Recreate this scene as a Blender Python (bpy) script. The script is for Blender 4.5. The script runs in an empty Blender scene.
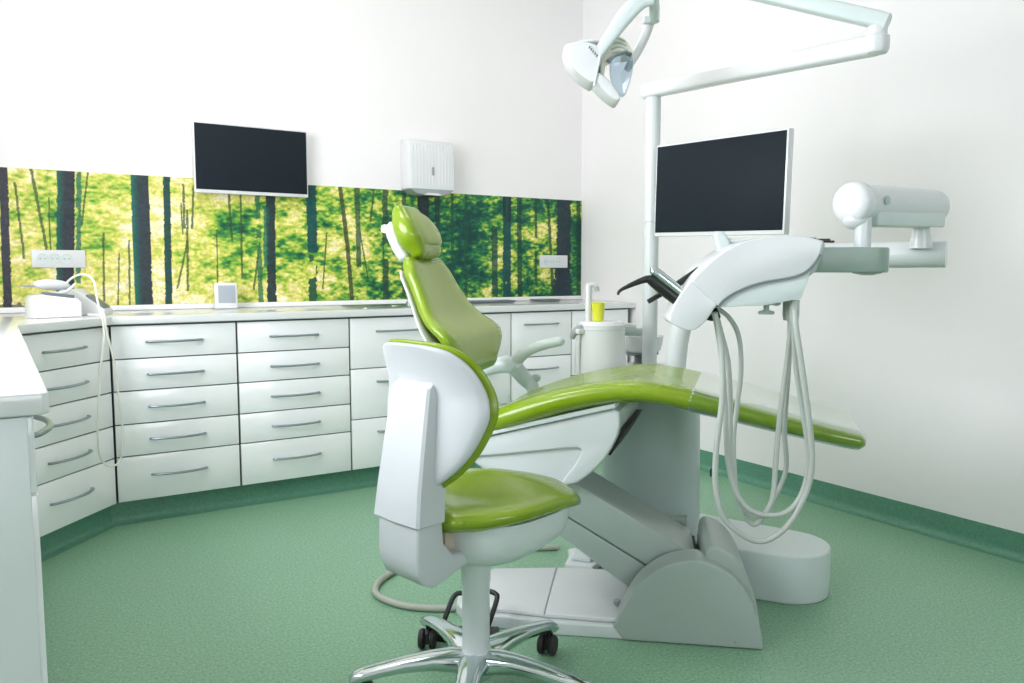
import bpy, bmesh, math, random
import numpy as np
from math import sin, cos, pi, radians, sqrt, atan2
from mathutils import Vector, Matrix

random.seed(7)
SC = bpy.context.scene
COL = SC.collection

# ---------------------------------------------------------------- materials
def mat(name, col, rough=0.4, metal=0.0, var=0.04, scale=8.0, bump=0.0, bscale=300.0, coat=0.0, spec=0.5, trans=0.0):
    m = bpy.data.materials.new(name); m.use_nodes = True
    nt = m.node_tree; n = nt.nodes; l = nt.links
    b = n['Principled BSDF']
    b.inputs['Metallic'].default_value = metal
    b.inputs['Coat Weight'].default_value = coat
    b.inputs['Coat Roughness'].default_value = 0.08
    b.inputs['Specular IOR Level'].default_value = spec
    b.inputs['Transmission Weight'].default_value = trans
    tc = n.new('ShaderNodeTexCoord')
    nz = n.new('ShaderNodeTexNoise'); nz.inputs['Scale'].default_value = scale; nz.inputs['Detail'].default_value = 3
    l.new(tc.outputs['Object'], nz.inputs['Vector'])
    r = n.new('ShaderNodeValToRGB')
    r.color_ramp.elements[0].position = 0.3; r.color_ramp.elements[1].position = 0.7
    r.color_ramp.elements[0].color = [max(0, c*(1-var)) for c in col] + [1]
    r.color_ramp.elements[1].color = [min(1, c*(1+var)) for c in col] + [1]
    l.new(nz.outputs['Fac'], r.inputs['Fac']); l.new(r.outputs['Color'], b.inputs['Base Color'])
    mr = n.new('ShaderNodeMapRange')
    mr.inputs['To Min'].default_value = max(0, rough*0.9); mr.inputs['To Max'].default_value = min(1, rough*1.1)
    l.new(nz.outputs['Fac'], mr.inputs['Value']); l.new(mr.outputs['Result'], b.inputs['Roughness'])
    if bump:
        n2 = n.new('ShaderNodeTexNoise'); n2.inputs['Scale'].default_value = bscale
        l.new(tc.outputs['Object'], n2.inputs['Vector'])
        bp = n.new('ShaderNodeBump'); bp.inputs['Strength'].default_value = bump; bp.inputs['Distance'].default_value = 0.001
        l.new(n2.outputs['Fac'], bp.inputs['Height']); l.new(bp.outputs['Normal'], b.inputs['Normal'])
    return m

def emat(name, col, strength):
    m = mat(name, col, 0.5)
    b = m.node_tree.nodes['Principled BSDF']
    b.inputs['Emission Color'].default_value = list(col) + [1]; b.inputs['Emission Strength'].default_value = strength
    return m

M = {}
M['wall'] = mat('wall_paint', (0.85, 0.825, 0.83), 0.6, var=0.01, scale=2, bump=0.05)
M['wall_dark'] = mat('grey_green_wall_paint', (0.22, 0.27, 0.25), 0.6, var=0.01, scale=2)  # unseen front wall, coloured dark to cut the bounce light
M['ceil'] = mat('ceiling_paint', (0.75, 0.74, 0.72), 0.7, var=0.01)
M['white'] = mat('white_lacquer', (0.70, 0.71, 0.72), 0.25, var=0.012)
M['plastic'] = mat('white_plastic', (0.63, 0.665, 0.67), 0.3, var=0.015)
M['stool'] = mat('stool_white_plastic', (0.54, 0.56, 0.58), 0.3, var=0.015)
M['plastic2'] = mat('pale_grey_plastic', (0.60, 0.67, 0.66), 0.32, var=0.02)
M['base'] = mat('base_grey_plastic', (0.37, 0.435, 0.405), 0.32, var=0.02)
M['column'] = mat('column_grey_plastic', (0.45, 0.54, 0.525), 0.3, var=0.02)
M['link'] = mat('sage_green_plastic', (0.28, 0.365, 0.32), 0.35, var=0.02)
M['sage'] = mat('sage_grey_plastic', (0.42, 0.51, 0.47), 0.35, var=0.02)
M['grey'] = mat('mid_grey_plastic', (0.30, 0.34, 0.33), 0.4)
M['front'] = mat('drawer_front_gloss', (0.90, 0.905, 0.91), 0.16, var=0.01, coat=0.3)
M['carcass'] = mat('cabinet_carcass', (0.10, 0.12, 0.115), 0.6)
M['panel'] = mat('cabinet_side_panel', (0.70, 0.75, 0.74), 0.3, var=0.01)
M['counter'] = mat('worktop_solid_surface', (0.73, 0.74, 0.74), 0.16, var=0.01, coat=0.2)
M['steel'] = mat('brushed_steel', (0.30, 0.36, 0.375), 0.3, metal=0.9)
M['chrome'] = mat('polished_aluminium', (0.66, 0.72, 0.73), 0.13, metal=1.0, var=0.02)
M['lime'] = mat('lime_upholstery', (0.205, 0.31, 0.008), 0.27, var=0.03, scale=3, coat=0.25)
M['lime2'] = mat('lime_upholstery_pale', (0.27, 0.35, 0.06), 0.36, var=0.03, scale=3, coat=0.1)  # paler lime paints reflected light onto the backrest and headrest fronts
M['black'] = mat('black_plastic', (0.012, 0.012, 0.013), 0.35, var=0.1)
M['rubber'] = mat('black_rubber', (0.02, 0.018, 0.018), 0.55, var=0.1)
M['screen'] = mat('monitor_screen', (0.014, 0.020, 0.026), 0.55, var=0.01, spec=0.08)
M['hose'] = mat('hose_rubber', (0.46, 0.49, 0.46), 0.42, var=0.03)
M['floorhose'] = mat('floor_hose', (0.40, 0.42, 0.36), 0.5, var=0.04)
M['yellow'] = mat('yellow_cup', (0.72, 0.74, 0.05), 0.3, var=0.02)
M['cream'] = mat('lamp_heat_sink', (0.72, 0.72, 0.60), 0.4)
M['cable'] = mat('white_cable', (0.80, 0.80, 0.72), 0.4)
M['display'] = mat('small_display', (0.36, 0.40, 0.45), 0.3)
M['warm'] = mat('beige_plastic', (0.50, 0.42, 0.33), 0.4)
M['gasket'] = mat('dark_seam', (0.16, 0.19, 0.19), 0.4)

def floor_mat(name):
    m = bpy.data.materials.new(name); m.use_nodes = True
    nt = m.node_tree; n = nt.nodes; l = nt.links; b = n['Principled BSDF']
    b.inputs['Roughness'].default_value = 0.38
    b.inputs['Specular IOR Level'].default_value = 0.45
    tc = n.new('ShaderNodeTexCoord')
    a = n.new('ShaderNodeTexNoise'); a.inputs['Scale'].default_value = 120; a.inputs['Detail'].default_value = 4; a.inputs['Roughness'].default_value = 0.75
    l.new(tc.outputs['Object'], a.inputs['Vector'])
    r = n.new('ShaderNodeValToRGB'); e = r.color_ramp.elements
    e[0].position = 0.32; e[0].color = (0.125, 0.280, 0.160, 1)
    e[1].position = 0.68; e[1].color = (0.305, 0.510, 0.345, 1)
    l.new(a.outputs['Fac'], r.inputs['Fac'])
    c = n.new('ShaderNodeTexNoise'); c.inputs['Scale'].default_value = 2.2; c.inputs['Detail'].default_value = 4
    l.new(tc.outputs['Object'], c.inputs['Vector'])
    mx = n.new('ShaderNodeMix'); mx.data_type = 'RGBA'; mx.blend_type = 'MULTIPLY'; mx.inputs['Factor'].default_value = 0.25
    l.new(r.outputs['Color'], mx.inputs['A']); l.new(c.outputs['Color'], mx.inputs['B'])
    v = n.new('ShaderNodeTexVoronoi'); v.inputs['Scale'].default_value = 60
    l.new(tc.outputs['Object'], v.inputs['Vector'])
    vr = n.new('ShaderNodeValToRGB'); vr.color_ramp.elements[0].position = 0.10; vr.color_ramp.elements[1].position = 0.16
    vr.color_ramp.elements[0].color = (1, 1, 1, 1); vr.color_ramp.elements[1].color = (0, 0, 0, 1)
    l.new(v.outputs['Distance'], vr.inputs['Fac'])
    m2 = n.new('ShaderNodeMix'); m2.data_type = 'RGBA'
    l.new(vr.outputs['Color'], m2.inputs['Factor']); l.new(r.outputs['Color'], m2.inputs['A'])
    m2.inputs['B'].default_value = (0.36, 0.56, 0.42, 1)
    l.new(m2.outputs['Result'], b.inputs['Base Color'])
    return m
M['floor'] = floor_mat('green_vinyl_floor')
M['kick'] = mat('green_vinyl_skirting', (0.105, 0.275, 0.185), 0.4, var=0.12, scale=90)

def clear_mat(name, tint=(0.9, 0.95, 0.97), rough=0.12, fac=0.12):
    m = bpy.data.materials.new(name); m.use_nodes = True
    nt = m.node_tree; n = nt.nodes; l = nt.links
    for x in list(n):
        if x.type != 'OUTPUT_MATERIAL': n.remove(x)
    out = [x for x in n if x.type == 'OUTPUT_MATERIAL'][0]
    t = n.new('ShaderNodeBsdfTransparent'); t.inputs['Color'].default_value = list(tint) + [1]
    g = n.new('ShaderNodeBsdfGlossy'); g.inputs['Roughness'].default_value = rough; g.inputs['Color'].default_value = (0.95, 0.97, 0.97, 1)
    nz = n.new('ShaderNodeTexNoise'); nz.inputs['Scale'].default_value = 20
    lw = n.new('ShaderNodeLayerWeight'); lw.inputs['Blend'].default_value = 0.5
    f = n.new('ShaderNodeMath'); f.operation = 'POWER'; f.inputs[1].default_value = 2.0; l.new(lw.outputs['Facing'], f.inputs[0])
    ma = n.new('ShaderNodeMath'); ma.operation = 'MULTIPLY_ADD'; ma.inputs[1].default_value = fac*0.4; ma.inputs[2].default_value = 0
    l.new(nz.outputs['Fac'], ma.inputs[0])
    ad = n.new('ShaderNodeMath'); ad.operation = 'ADD'; ad.use_clamp = True
    l.new(f.outputs['Value'], ad.inputs[0]); l.new(ma.outputs['Value'], ad.inputs[1])
    mx = n.new('ShaderNodeMixShader')
    l.new(ad.outputs['Value'], mx.inputs['Fac']); l.new(t.outputs['BSDF'], mx.inputs[1]); l.new(g.outputs['BSDF'], mx.inputs[2])
    l.new(mx.outputs['Shader'], out.inputs['Surface'])
    return m
M['clear'] = clear_mat('clear_plastic_cover', rough=0.16, fac=0.1)
M['lens'] = clear_mat('lamp_lens', tint=(0.72, 0.80, 0.86), rough=0.1, fac=0.5)

# ---------------------------------------------------------------- geometry helpers
def cr(pts, n=8, closed=False):
    """Catmull-Rom through points"""
    P = [Vector(p) for p in pts]; out = []
    N = len(P)
    for i in range(N-1):
        p0 = P[max(i-1, 0)]; p1 = P[i]; p2 = P[i+1]; p3 = P[min(i+2, N-1)]
        for k in range(n):
            t = k/n
            out.append(0.5*((2*p1)+(p2-p0)*t+(2*p0-5*p1+4*p2-p3)*t*t+(3*p1-p0-3*p2+p3)*t**3))
    out.append(P[-1]); return out

def cr2(pts, n=6):
    return [(v.x, v.y) for v in cr([(a, b, 0) for a, b in pts], n)]

class MB:
    def __init__(s): s.bm = bmesh.new()
    def _merge(s, bm):
        me = bpy.data.meshes.new('t'); bm.to_mesh(me); bm.free(); s.bm.from_mesh(me); bpy.data.meshes.remove(me)
    def box(s, c, d, bev=0.0, rz=0.0, rot=None, seg=2):
        bm = bmesh.new(); bmesh.ops.create_cube(bm, size=1)
        bmesh.ops.scale(bm, vec=Vector(d), verts=bm.verts)
        if bev: bmesh.ops.bevel(bm, geom=list(bm.edges), offset=min(bev, min(d)*0.49), segments=seg, profile=0.5, affect='EDGES')
        R = rot if rot is not None else Matrix.Rotation(rz, 3, 'Z')
        for v in bm.verts: v.co = R @ v.co + Vector(c)
        s._merge(bm); return s
    def prism(s, poly, w0, w1, axes=(0, 2, 1), bev=0.0, seg=3, capbev=True):
        """poly in the plane axes[0],axes[1]; extruded along axes[2] from w0 to w1"""
        bm = bmesh.new()
        def mk(p, w):
            c = [0, 0, 0]; c[axes[0]] = p[0]; c[axes[1]] = p[1]; c[axes[2]] = w; return Vector(c)
        A = [bm.verts.new(mk(p, w0)) for p in poly]; B = [bm.verts.new(mk(p, w1)) for p in poly]
        fa = bm.faces.new(A); fb = bm.faces.new(B[::-1]); n = len(poly)
        for i in range(n): bm.faces.new((A[i], B[i], B[(i+1) % n], A[(i+1) % n]))
        bm.normal_update(); bmesh.ops.recalc_face_normals(bm, faces=bm.faces)
        if bev:
            ed = set(fa.edges) | set(fb.edges)
            bmesh.ops.bevel(bm, geom=list(ed), offset=bev, segments=seg, profile=0.5, affect='EDGES', clamp_overlap=True)
        s._merge(bm); return s
    def loft(s, rings, cap=True, closed=True):
        bm = bmesh.new(); R = [[bm.verts.new(Vector(p)) for p in r] for r in rings]; n = len(rings[0])
        for a, b in zip(R[:-1], R[1:]):
            for i in range(n if closed else n-1):
                bm.faces.new((a[i], a[(i+1) % n], b[(i+1) % n], b[i]))
        if cap and closed:
            bm.faces.new(R[0][::-1]); bm.faces.new(R[-1])
        bmesh.ops.recalc_face_normals(bm, faces=bm.faces)
        s._merge(bm); return s
    def tube(s, pts, r, seg=12, smooth=8, flat=1.0, up=None, cap=True):
        P = cr(pts, smooth) if smooth else [Vector(p) for p in pts]
        rr = r if isinstance(r, (list, tuple)) else None
        rings = []; prev = None; N = len(P)
        for i, p in enumerate(P):
            t = (P[min(i+1, N-1)]-P[max(i-1, 0)]).normalized()
            if prev is None:
                u = Vector(up) if up else (Vector((0, 0, 1)) if abs(t.z) < 0.9 else Vector((1, 0, 0)))
            else: u = prev
            u = (u-t*u.dot(t)).normalized(); prev = u; w = t.cross(u)
            if rr:
                x = i/(N-1)*(len(rr)-1); k = min(int(x), len(rr)-2); R = rr[k]+(rr[k+1]-rr[k])*(x-k)
            else: R = r
            rings.append([p+u*R*cos(a)*flat+w*R*sin(a) for a in [2*pi*j/seg for j in range(seg)]])
        return s.loft(rings, cap)
    def lathe(s, prof, c=(0, 0, 0), axis='Z', seg=32, sx=1.0, sy=1.0, rot=None):
        """prof: (radius, height) list bottom to top"""
        rings = []
        for r, h in prof:
            ring = []
            for j in range(seg):
                a = 2*pi*j/seg; v = Vector((r*cos(a)*sx, r*sin(a)*sy, h))
                if axis == 'X': v = Vector((v.z, v.x, v.y))
                elif axis == 'Y': v = Vector((v.y, v.z, v.x))
                if rot is not None: v = rot @ v
                ring.append(v+Vector(c))
            rings.append(ring)
        return s.loft(rings)
    def ell(s, c, r, rot=None, seg=24):
        bm = bmesh.new(); bmesh.ops.create_uvsphere(bm, u_segments=seg, v_segments=seg//2, radius=1)
        for v in bm.verts:
            q = Vector((v.co.x*r[0], v.co.y*r[1], v.co.z*r[2]))
            if rot is not None: q = rot @ q
            v.co = q+Vector(c)
        s._merge(bm); return s
    def pad(s, st, ex=3.2, n=40, rnd=0.03, blunt=0.12):
        """st: (centre, lateral, normal, half width, half thickness, bend) -> padded cushion"""
        def ring(c, u, v, hw, ht, bend, front):
            out = []
            for j in range(n):
                a = 2*pi*j/n; x = abs(cos(a))**(2/ex)*(1 if cos(a) >= 0 else -1); y = abs(sin(a))**(2/2.2)*(1 if sin(a) >= 0 else -1)
                fr = front*max(0, y)*(1-x*x)
                out.append(Vector(c)+Vector(u)*x*hw+Vector(v)*(y*ht+bend*x*x-fr))
            return out
        st = [list(q)+[0]*(7-len(q)) for q in st]
        rings = []
        def endrings(q, q2):
            c, u, v, hw, ht, b, fr = q; t = (Vector(c)-Vector(q2[0])).normalized(); o = []
            for k in (80, 62, 42, 20):
                ph = radians(k); g = rnd*(1-cos(ph)); hh = ht*max(blunt, cos(ph))
                o.append(ring(Vector(c)+t*rnd*sin(ph), u, v, hw-g, hh, b, fr*cos(ph)))
            return o
        rings += endrings(st[0], st[1])
        for q in st: rings.append(ring(*q))
        rings += endrings(st[-1], st[-2])[::-1]
        return s.loft(rings)
    def build(s, name, m, parent=None, sharp=38):
        me = bpy.data.meshes.new(name); s.bm.normal_update(); s.bm.to_mesh(me); s.bm.free()
        me.materials.append(m)
        me.polygons.foreach_set('use_smooth', [True]*len(me.polygons))
        me.set_sharp_from_angle(angle=radians(sharp))
        o = bpy.data.objects.new(name, me); COL.objects.link(o)
        if parent: o.parent = parent
        return o

def tag(o, label=None, cat=None, group=None, kind=None):
    for k, v in (('label', label), ('category', cat), ('group', group), ('kind', kind)):
        if v: o[k] = v
    return o
def thing(name, label, cat, loc=(0, 0, 0), rz=0.0, group=None):
    o = bpy.data.objects.new(name, None); COL.objects.link(o); o.empty_display_size = 0.1
    o.location = loc; o.rotation_euler = (0, 0, rz); return tag(o, label, cat, group)
def struct(name, mb, m):
    return tag(mb.build(name, m), kind='structure')
def interp(tab, x):
    xs = [a[0] for a in tab]; return [float(np.interp(x, xs, [a[i] for a in tab])) for i in range(1, len(tab[0]))]

# ---------------------------------------------------------------- room
XL, XR, YF, YB, ZC = -0.60, 3.085, -2.3, 4.09, 3.0
ZT, ZB = 0.875, 0.841          # worktop top and underside
W0, W1, WZ0, WZ1 = 1.2, 2.9, 1.0, 2.4     # window in the left wall
struct('floor', MB().box(((XL+XR)/2, (YF+YB)/2, -0.05), (XR-XL+0.4, YB-YF+0.4, 0.1)), M['floor'])
struct('ceiling', MB().box(((XL+XR)/2, (YF+YB)/2, ZC+0.05), (XR-XL+0.4, YB-YF+0.4, 0.1)), M['ceil'])
struct('wall_back', MB().box(((XL+XR)/2, YB+0.1, ZC/2), (XR-XL+0.4, 0.2, ZC)), M['wall'])
struct('wall_right', MB().box((XR+0.1, (YF+YB)/2, ZC/2), (0.2, YB-YF, ZC)), M['wall'])
F0, F1, FZ0, FZ1 = -0.3, 1.5, 0.9, 2.4
w = MB()
w.box(((XL+XR)/2, YF-0.1, FZ0/2), (XR-XL+0.4, 0.2, FZ0)); w.box(((XL+XR)/2, YF-0.1, (FZ1+ZC)/2), (XR-XL+0.4, 0.2, ZC-FZ1))
w.box(((XL-0.2+F0)/2, YF-0.1, (FZ0+FZ1)/2), (F0-XL+0.2, 0.2, FZ1-FZ0)); w.box(((XR+0.2+F1)/2, YF-0.1, (FZ0+FZ1)/2), (XR+0.2-F1, 0.2, FZ1-FZ0))
struct('wall_front', w, M['wall_dark'])
w = MB(); L = YB-YF; cy = (YF+YB)/2
w.box((XL-0.1, cy, WZ0/2), (0.2, L, WZ0)); w.box((XL-0.1, cy, (WZ1+ZC)/2), (0.2, L, ZC-WZ1))
w.box((XL-0.1, (YF+W0)/2, (WZ0+WZ1)/2), (0.2, W0-YF, WZ1-WZ0)); w.box((XL-0.1, (YB+W1)/2, (WZ0+WZ1)/2), (0.2, YB-W1, WZ1-WZ0))
struct('wall_left', w, M['wall'])
def window(name, x0, x1, z0, z1, at, axis):
    f = MB(); nb = 3; fw = 0.06
    def bx(a0, a1, b0, b1):
        if axis == 'Y': f.box((at, (a0+a1)/2, (b0+b1)/2), (0.07, a1-a0, b1-b0), 0.006)
        else: f.box(((a0+a1)/2, at, (b0+b1)/2), (a1-a0, 0.07, b1-b0), 0.006)
    bx(x0, x1, z0, z0+fw); bx(x0, x1, z1-fw, z1)
    for i in range(nb+1):
        c = x0+fw/2+(x1-x0-fw)*i/nb; bx(c-fw/2, c+fw/2, z0, z1)
    return struct(name, f, M['white'])
window('window_1', W0, W1, WZ0, WZ1, XL-0.12, 'Y')

window('window_2', F0, F1, FZ0, FZ1, YF-0.12, 'X')
# green coved skirting on the right wall and under the cabinets
def cove(h=0.1, c=0.035, t=0.004):
    p = [(0, 0), (0, h), (t, h), (t, c)]
    for k in range(1, 6):
        a = pi/2*k/6; p.append((t+c*(1-cos(a)), c*(1-sin(a))))
    p += [(t+c, 0.0005), (t+c, 0)]
    return p
b = MB(); b.prism([(XR-x, z) for x, z in cove()], YF, 3.62, (0, 2, 1)); struct('baseboard_right', b, M['kick'])

# plinth of the fitted cabinets (same vinyl turned up), follows the run
FRONT_LINE = [(0.013, 1.42), (-0.022, 3.193), (0.313, 3.573), (XR, 3.573)]
def sweep_profile(line, prof):
    """prof (x outwards toward the room, z)"""
    P = [Vector((a, c, 0)) for a, c in line]; rings = []
    for i, p in enumerate(P):
        if i == 0: d = (P[1]-P[0]).normalized(); m = Vector((d.y, -d.x, 0))
        elif i == len(P)-1: d = (P[-1]-P[-2]).normalized(); m = Vector((d.y, -d.x, 0))
        else:
            a = (P[i]-P[i-1]).normalized(); c = (P[i+1]-P[i]).normalized()
            na = Vector((a.y, -a.x, 0)); nc = Vector((c.y, -c.x, 0)); m = (na+nc).normalized(); m = m/m.dot(na)
        rings.append([p+m*x+Vector((0, 0, z)) for x, z in prof])
    return rings
b = MB(); b.loft(sweep_profile(FRONT_LINE, [(x-0.05, z) for x, z in [(-0.02, 0), (-0.02, 0.1)] + cove(0.1, 0.03)[2:]]))
struct('baseboard_cabinets', b, M['kick'])

# ---------------------------------------------------------------- fitted cabinets
def handle_mesh(L=0.2):
    h = MB()
    pts = [(-L/2, 0.0, 0), (-L/2+0.004, -0.012, 0), (-L/4, -0.029, 0), (0, -0.035, 0), (L/4, -0.029, 0), (L/2-0.004, -0.012, 0), (L/2, 0.0, 0)]
    h.tube(pts, 0.0066, 8, 5, flat=0.8)
    return h
def cabinet(label, loc, rz, w, rows, depth=0.44, handles=True, hl=0.215, only=None):
    """front plane y=0 facing -y, width along x, z from 0.1 up to the worktop"""
    t = thing('drawer_cabinet', label, 'cabinet', (loc[0], loc[1], 0.1), rz, 'white drawer cabinets under the worktop')
    H = ZB-0.1-0.002
    c = MB(); c.box((w/2, 0.016+depth/2, H/2), (w-0.004, depth, H), 0.002); c.build('carcass', M['carcass'], t)
    tot = sum(rows); z = H-0.004; g = 0.004
    for ri, r in enumerate(rows):
        h = (H-0.004)*r/tot
        d = MB(); d.box((w/2, 0.008, z-h/2), (w-0.009, 0.018, h-g-0.001), 0.002)
        o = d.build('drawer', M['front'], t)
        if handles and (only is None or ri in only):
            hd = handle_mesh(hl).build('handle', M['steel'], o)
            hd.location = (w/2-0.005, 0, z-(h*0.5 if h < 0.16 else 0.085 if h < 0.22 else 0.066))
        z -= h
    return t
ROW5 = [0.139, 0.134, 0.140, 0.135, 0.192]
cabinet('white five-drawer cabinet set diagonally in the corner under the white handpiece device', (-0.022, 3.193), radians(48.6), 0.505, ROW5, 0.20)
cabinet('white five-drawer cabinet on the back wall, first right of the corner cabinet', (0.3135, 3.573), 0, 0.4985, ROW5)
cabinet('white five-drawer cabinet on the back wall, below the right edge of the wall monitor', (0.812, 3.573), 0, 0.518, ROW5)
cabinet('white three-drawer cabinet with tall drawers, partly behind the stool backrest', (1.330, 3.573), 0, 0.5, [1, 1, 1])
cabinet('white cabinet hidden mostly behind the dental chair backrest', (1.830, 3.573), 0, 0.404, [1, 1, 1])
cabinet('white three-drawer cabinet right of the dental chair backrest, behind the far armrest', (2.234, 3.573), 0, 0.40, [1, 1, 1])
cabinet('white cabinet against the right wall, behind the yellow cup', (2.634, 3.573), 0, 0.414, [1, 1], handles=False)
# left run towards the camera
for i, (y, lab) in enumerate([(1.432, 'white drawer cabinet at the near left end, its side panel facing the camera'),
                              (2.007, 'white drawer cabinet in the middle of the left run, seen edge on'),
                              (2.594, 'white drawer cabinet of the left run next to the diagonal corner cabinet')]):
    cabinet(lab, (0.013-0.0198*(y-1.42), y), radians(91.13), 0.575, [0.13, 0.62], 0.50, only=(0,) if i == 0 else ())
p = MB(); p.box((-0.275, 1.409, (ZB-0.002)/2), (0.56, 0.020, ZB-0.004), 0.002)
tag(p.build('cabinet_end_panel', M['panel']), 'pale grey cabinet end panel at the left edge, below the near end of the worktop', 'panel')

ct = [(XL+0.002, 1.385), (0.025, 1.385), (0.035, 1.395), (-0.001, 3.184), (0.322, 3.550), (XR-0.002, 3.550), (XR-0.002, YB-0.002), (XL+0.002, YB-0.002)]
c = MB(); c.prism(ct, ZB, ZT, (0, 1, 2), bev=0.004)
wt = thing('worktop', 'long white worktop running round the left corner and along the back wall', 'worktop')
c.build('slab', M['counter'], wt)
u = MB(); u.box(((XL+XR)/2, YB-0.012, ZT+0.0125), (XR-XL-0.01, 0.020, 0.024), 0.003); u.build('upstand', M['front'], wt)

# ---------------------------------------------------------------- forest mural (a printed panel)
def vnoise(h, w, fy, fx, rs):
    g = rs.rand(int(fy)+3, int(fx)+3)
    y = np.linspace(0, fy, h); x = np.linspace(0, fx, w)
    yi = y.astype(int); xi = x.astype(int); ty = y-yi; tx = x-xi
    ty = ty*ty*(3-2*ty); tx = tx*tx*(3-2*tx)
    a = g[np.ix_(yi, xi)]; b_ = g[np.ix_(yi, xi+1)]; c_ = g[np.ix_(yi+1, xi)]; d = g[np.ix_(yi+1, xi+1)]
    top = a*(1-tx)+b_*tx; bot = c_*(1-tx)+d*tx
    return top*(1-ty)[:, None]+bot*ty[:, None]

def mural():
    X0, X1, Z0, Z1 = -0.58, XR-0.004, 0.900, 1.502
    st = 0.0031; nx = int((X1-X0)/st); nz = int((Z1-Z0)/st)
    rs = np.random.RandomState(11)
    xs = np.linspace(X0, X1, nx); zs = np.linspace(0, 1, nz)
    Xg, Zg = np.meshgrid(xs, zs)
    # world X of a picture column
    def W(px, top=None):
        py = 270.5 if top is None else (167.2+0.0578*px if top else 307.9-0.0215*px)
        pt = math.atan(71/790.0); yw = radians(32.07); u = (px-512)/790.0; vv = (py-341.5)/790.0
        f_ = cos(pt)-vv*sin(pt)
        return (YB-0.008)*(sin(yw)*f_+cos(yw)*u)/(cos(yw)*f_-sin(yw)*u)
    asp = nx/nz
    def fb(f, octs, pers=0.6, sx=1.0):
        out = 0; am = 1; tot = 0
        for o in range(octs):
            out = out+am*vnoise(nz, nx, f*2**o, f*2**o*asp*sx, rs); tot += am; am *= pers
        return out/tot
    big = fb(1.6, 2); mid = fb(4.5, 2, 0.6, 0.7); fine = fb(15, 3, 0.9, 0.55); leaf = fb(38, 2, 0.9, 0.55)
    v = 0.28*big+0.32*mid+0.36*fine+0.24*leaf; v = (v-v.mean())/v.std()
    # sunlit on the left, deep green to the right
    d = np.interp(Xg, [-0.6, 0.1, 0.5, 0.85, 1.25, 1.6, 1.9, 2.2, 2.6, 3.05], [0.6, 0.8, 1.2, 1.2, 0.75, 0.4, -0.35, -0.85, -0.8, -0.9])
    d = d+0.15*(1-Zg)*np.where(Xg < 1.6, 1, -1)
    amp = np.interp(Xg, [0.0, 0.6, 1.1, 1.6, 2.2, 3.05], [0.62, 0.55, 0.66, 0.8, 0.85, 0.85])
    t = 0.5+0.22*(v*amp+d)
    blob = fb(3.2, 2)
    t = t+0.25*np.clip(blob-0.60, 0, 1)*np.clip(1.6-Xg, 0, 1)
    # pale gaps low between the trunks on the right
    gap = np.exp(-((Xg-W(540))/0.22)**2-((Zg-0.35)/0.22)**2)+0.8*np.exp(-((Xg-W(470))/0.16)**2-((Zg-0.3)/0.2)**2)
    t = t+0.14*gap*(fb(9, 2) > 0.5)
    stops = [0.0, 0.16, 0.30, 0.42, 0.52, 0.62, 0.74, 0.86, 1.0]
    cols = np.array([(14, 44, 44), (18, 66, 54), (32, 100, 62), (72, 138, 58), (128, 172, 62), (186, 198, 82), (222, 214, 118), (236, 226, 164), (246, 238, 214)])/255.0
    tt = np.clip(t, 0, 1)
    img = np.stack([np.interp(tt, stops, cols[:, k]) for k in range(3)], -1)
    # teal drift on the dark side
    tl = np.clip((0.62-tt)/0.4, 0, 1)*np.clip((Xg-1.3)/1.0, 0, 1)*0.35
    img = img*(1-tl[..., None])+np.array([20, 100, 84])/255*tl[..., None]
    rag = fb(40, 2, 0.8)-0.5
    def trunk(p_top, p_bot, wpx, col, z0=0.0, z1=1.0, edge=None, rough=0.3, brk=0.0, bow=0.0, al=None):
        rough = rough*0.6; al = al if al is not None else (0.95 if wpx > 6 else 0.72)
        xt, xb = W(p_top, True), W(p_bot, False); ww = abs(W(p_top+wpx/2)-W(p_top-wpx/2))
        cx = xb+(xt-xb)*Zg+bow*np.sin(Zg*pi)
        q = (Xg-cx)/(ww/2)+rag*rough*2
        m = (np.abs(q) < 1) & (Zg >= z0) & (Zg <= z1)
        if brk: m &= (fb(7, 2, 0.8) > brk)
        cc = np.array(col)/255*(0.92+0.16*leaf[..., None])
        if edge is not None:
            e = np.clip((-q-0.1)*1.3, 0, 1)[..., None]; cc = cc*(1-e)+np.array(edge)/255*e
        img[m] = img[m]*(1-al)+cc[m]*al
    nav = (42, 48, 66); dk = (28, 50, 56); tea = (24, 92, 82)
    for off in (-210, -150, -100, -45):
        trunk(off, off+3, 13, nav, edge=tea)
    trunk(3, 8, 9, (48, 50, 64)); trunk(-14, -12, 8, nav)
    trunk(66, 65, 18, (40, 46, 60), edge=tea, rough=0.12); trunk(79, 78, 5, tea, rough=0.9, brk=0.3)
    trunk(139.5, 144, 18, (40, 52, 62), edge=(20, 96, 88), rough=0.1)
    trunk(166.5, 169, 7, (26, 66, 66), rough=0.25)
    for a_, b_, wd, z0, z1 in [(31, 58, 3.2, .35, 1), (13, 30, 2.6, .35, .9), (48, 52, 1.6, .3, .8), (88, 72, 2, .6, 1), (103, 104, 2.2, 0, .55), (128, 130, 2, 0, .5), (121, 118, 1.6, 0, .4),
                              (201, 174, 2, .12, .5), (176, 152, 1.5, .5, .62), (216, 218, 1.5, 0, .6), (187, 188, 2.4, .1, .75), (183, 187, 2.2, .6, .95), (194, 189, 2.2, .6, .95), (180, 186, 1.5, .55, .8),
                              (352, 372, 1.5, .2, .6), (374, 362, 2, .7, 1), (268, 252, 2, .1, .5), (240, 243, 2, .2, .9), (228, 236, 2.2, .5, .95), (330, 322, 1.6, .1, .6)]:
        trunk(a_, b_, wd, (52, 74, 44), z0, z1, rough=0.6)
    trunk(257, 261, 5, (36, 92, 70), rough=0.7, brk=.35); trunk(270, 272, 9, (38, 52, 58), 0, 0.92, rough=0.35)
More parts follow.
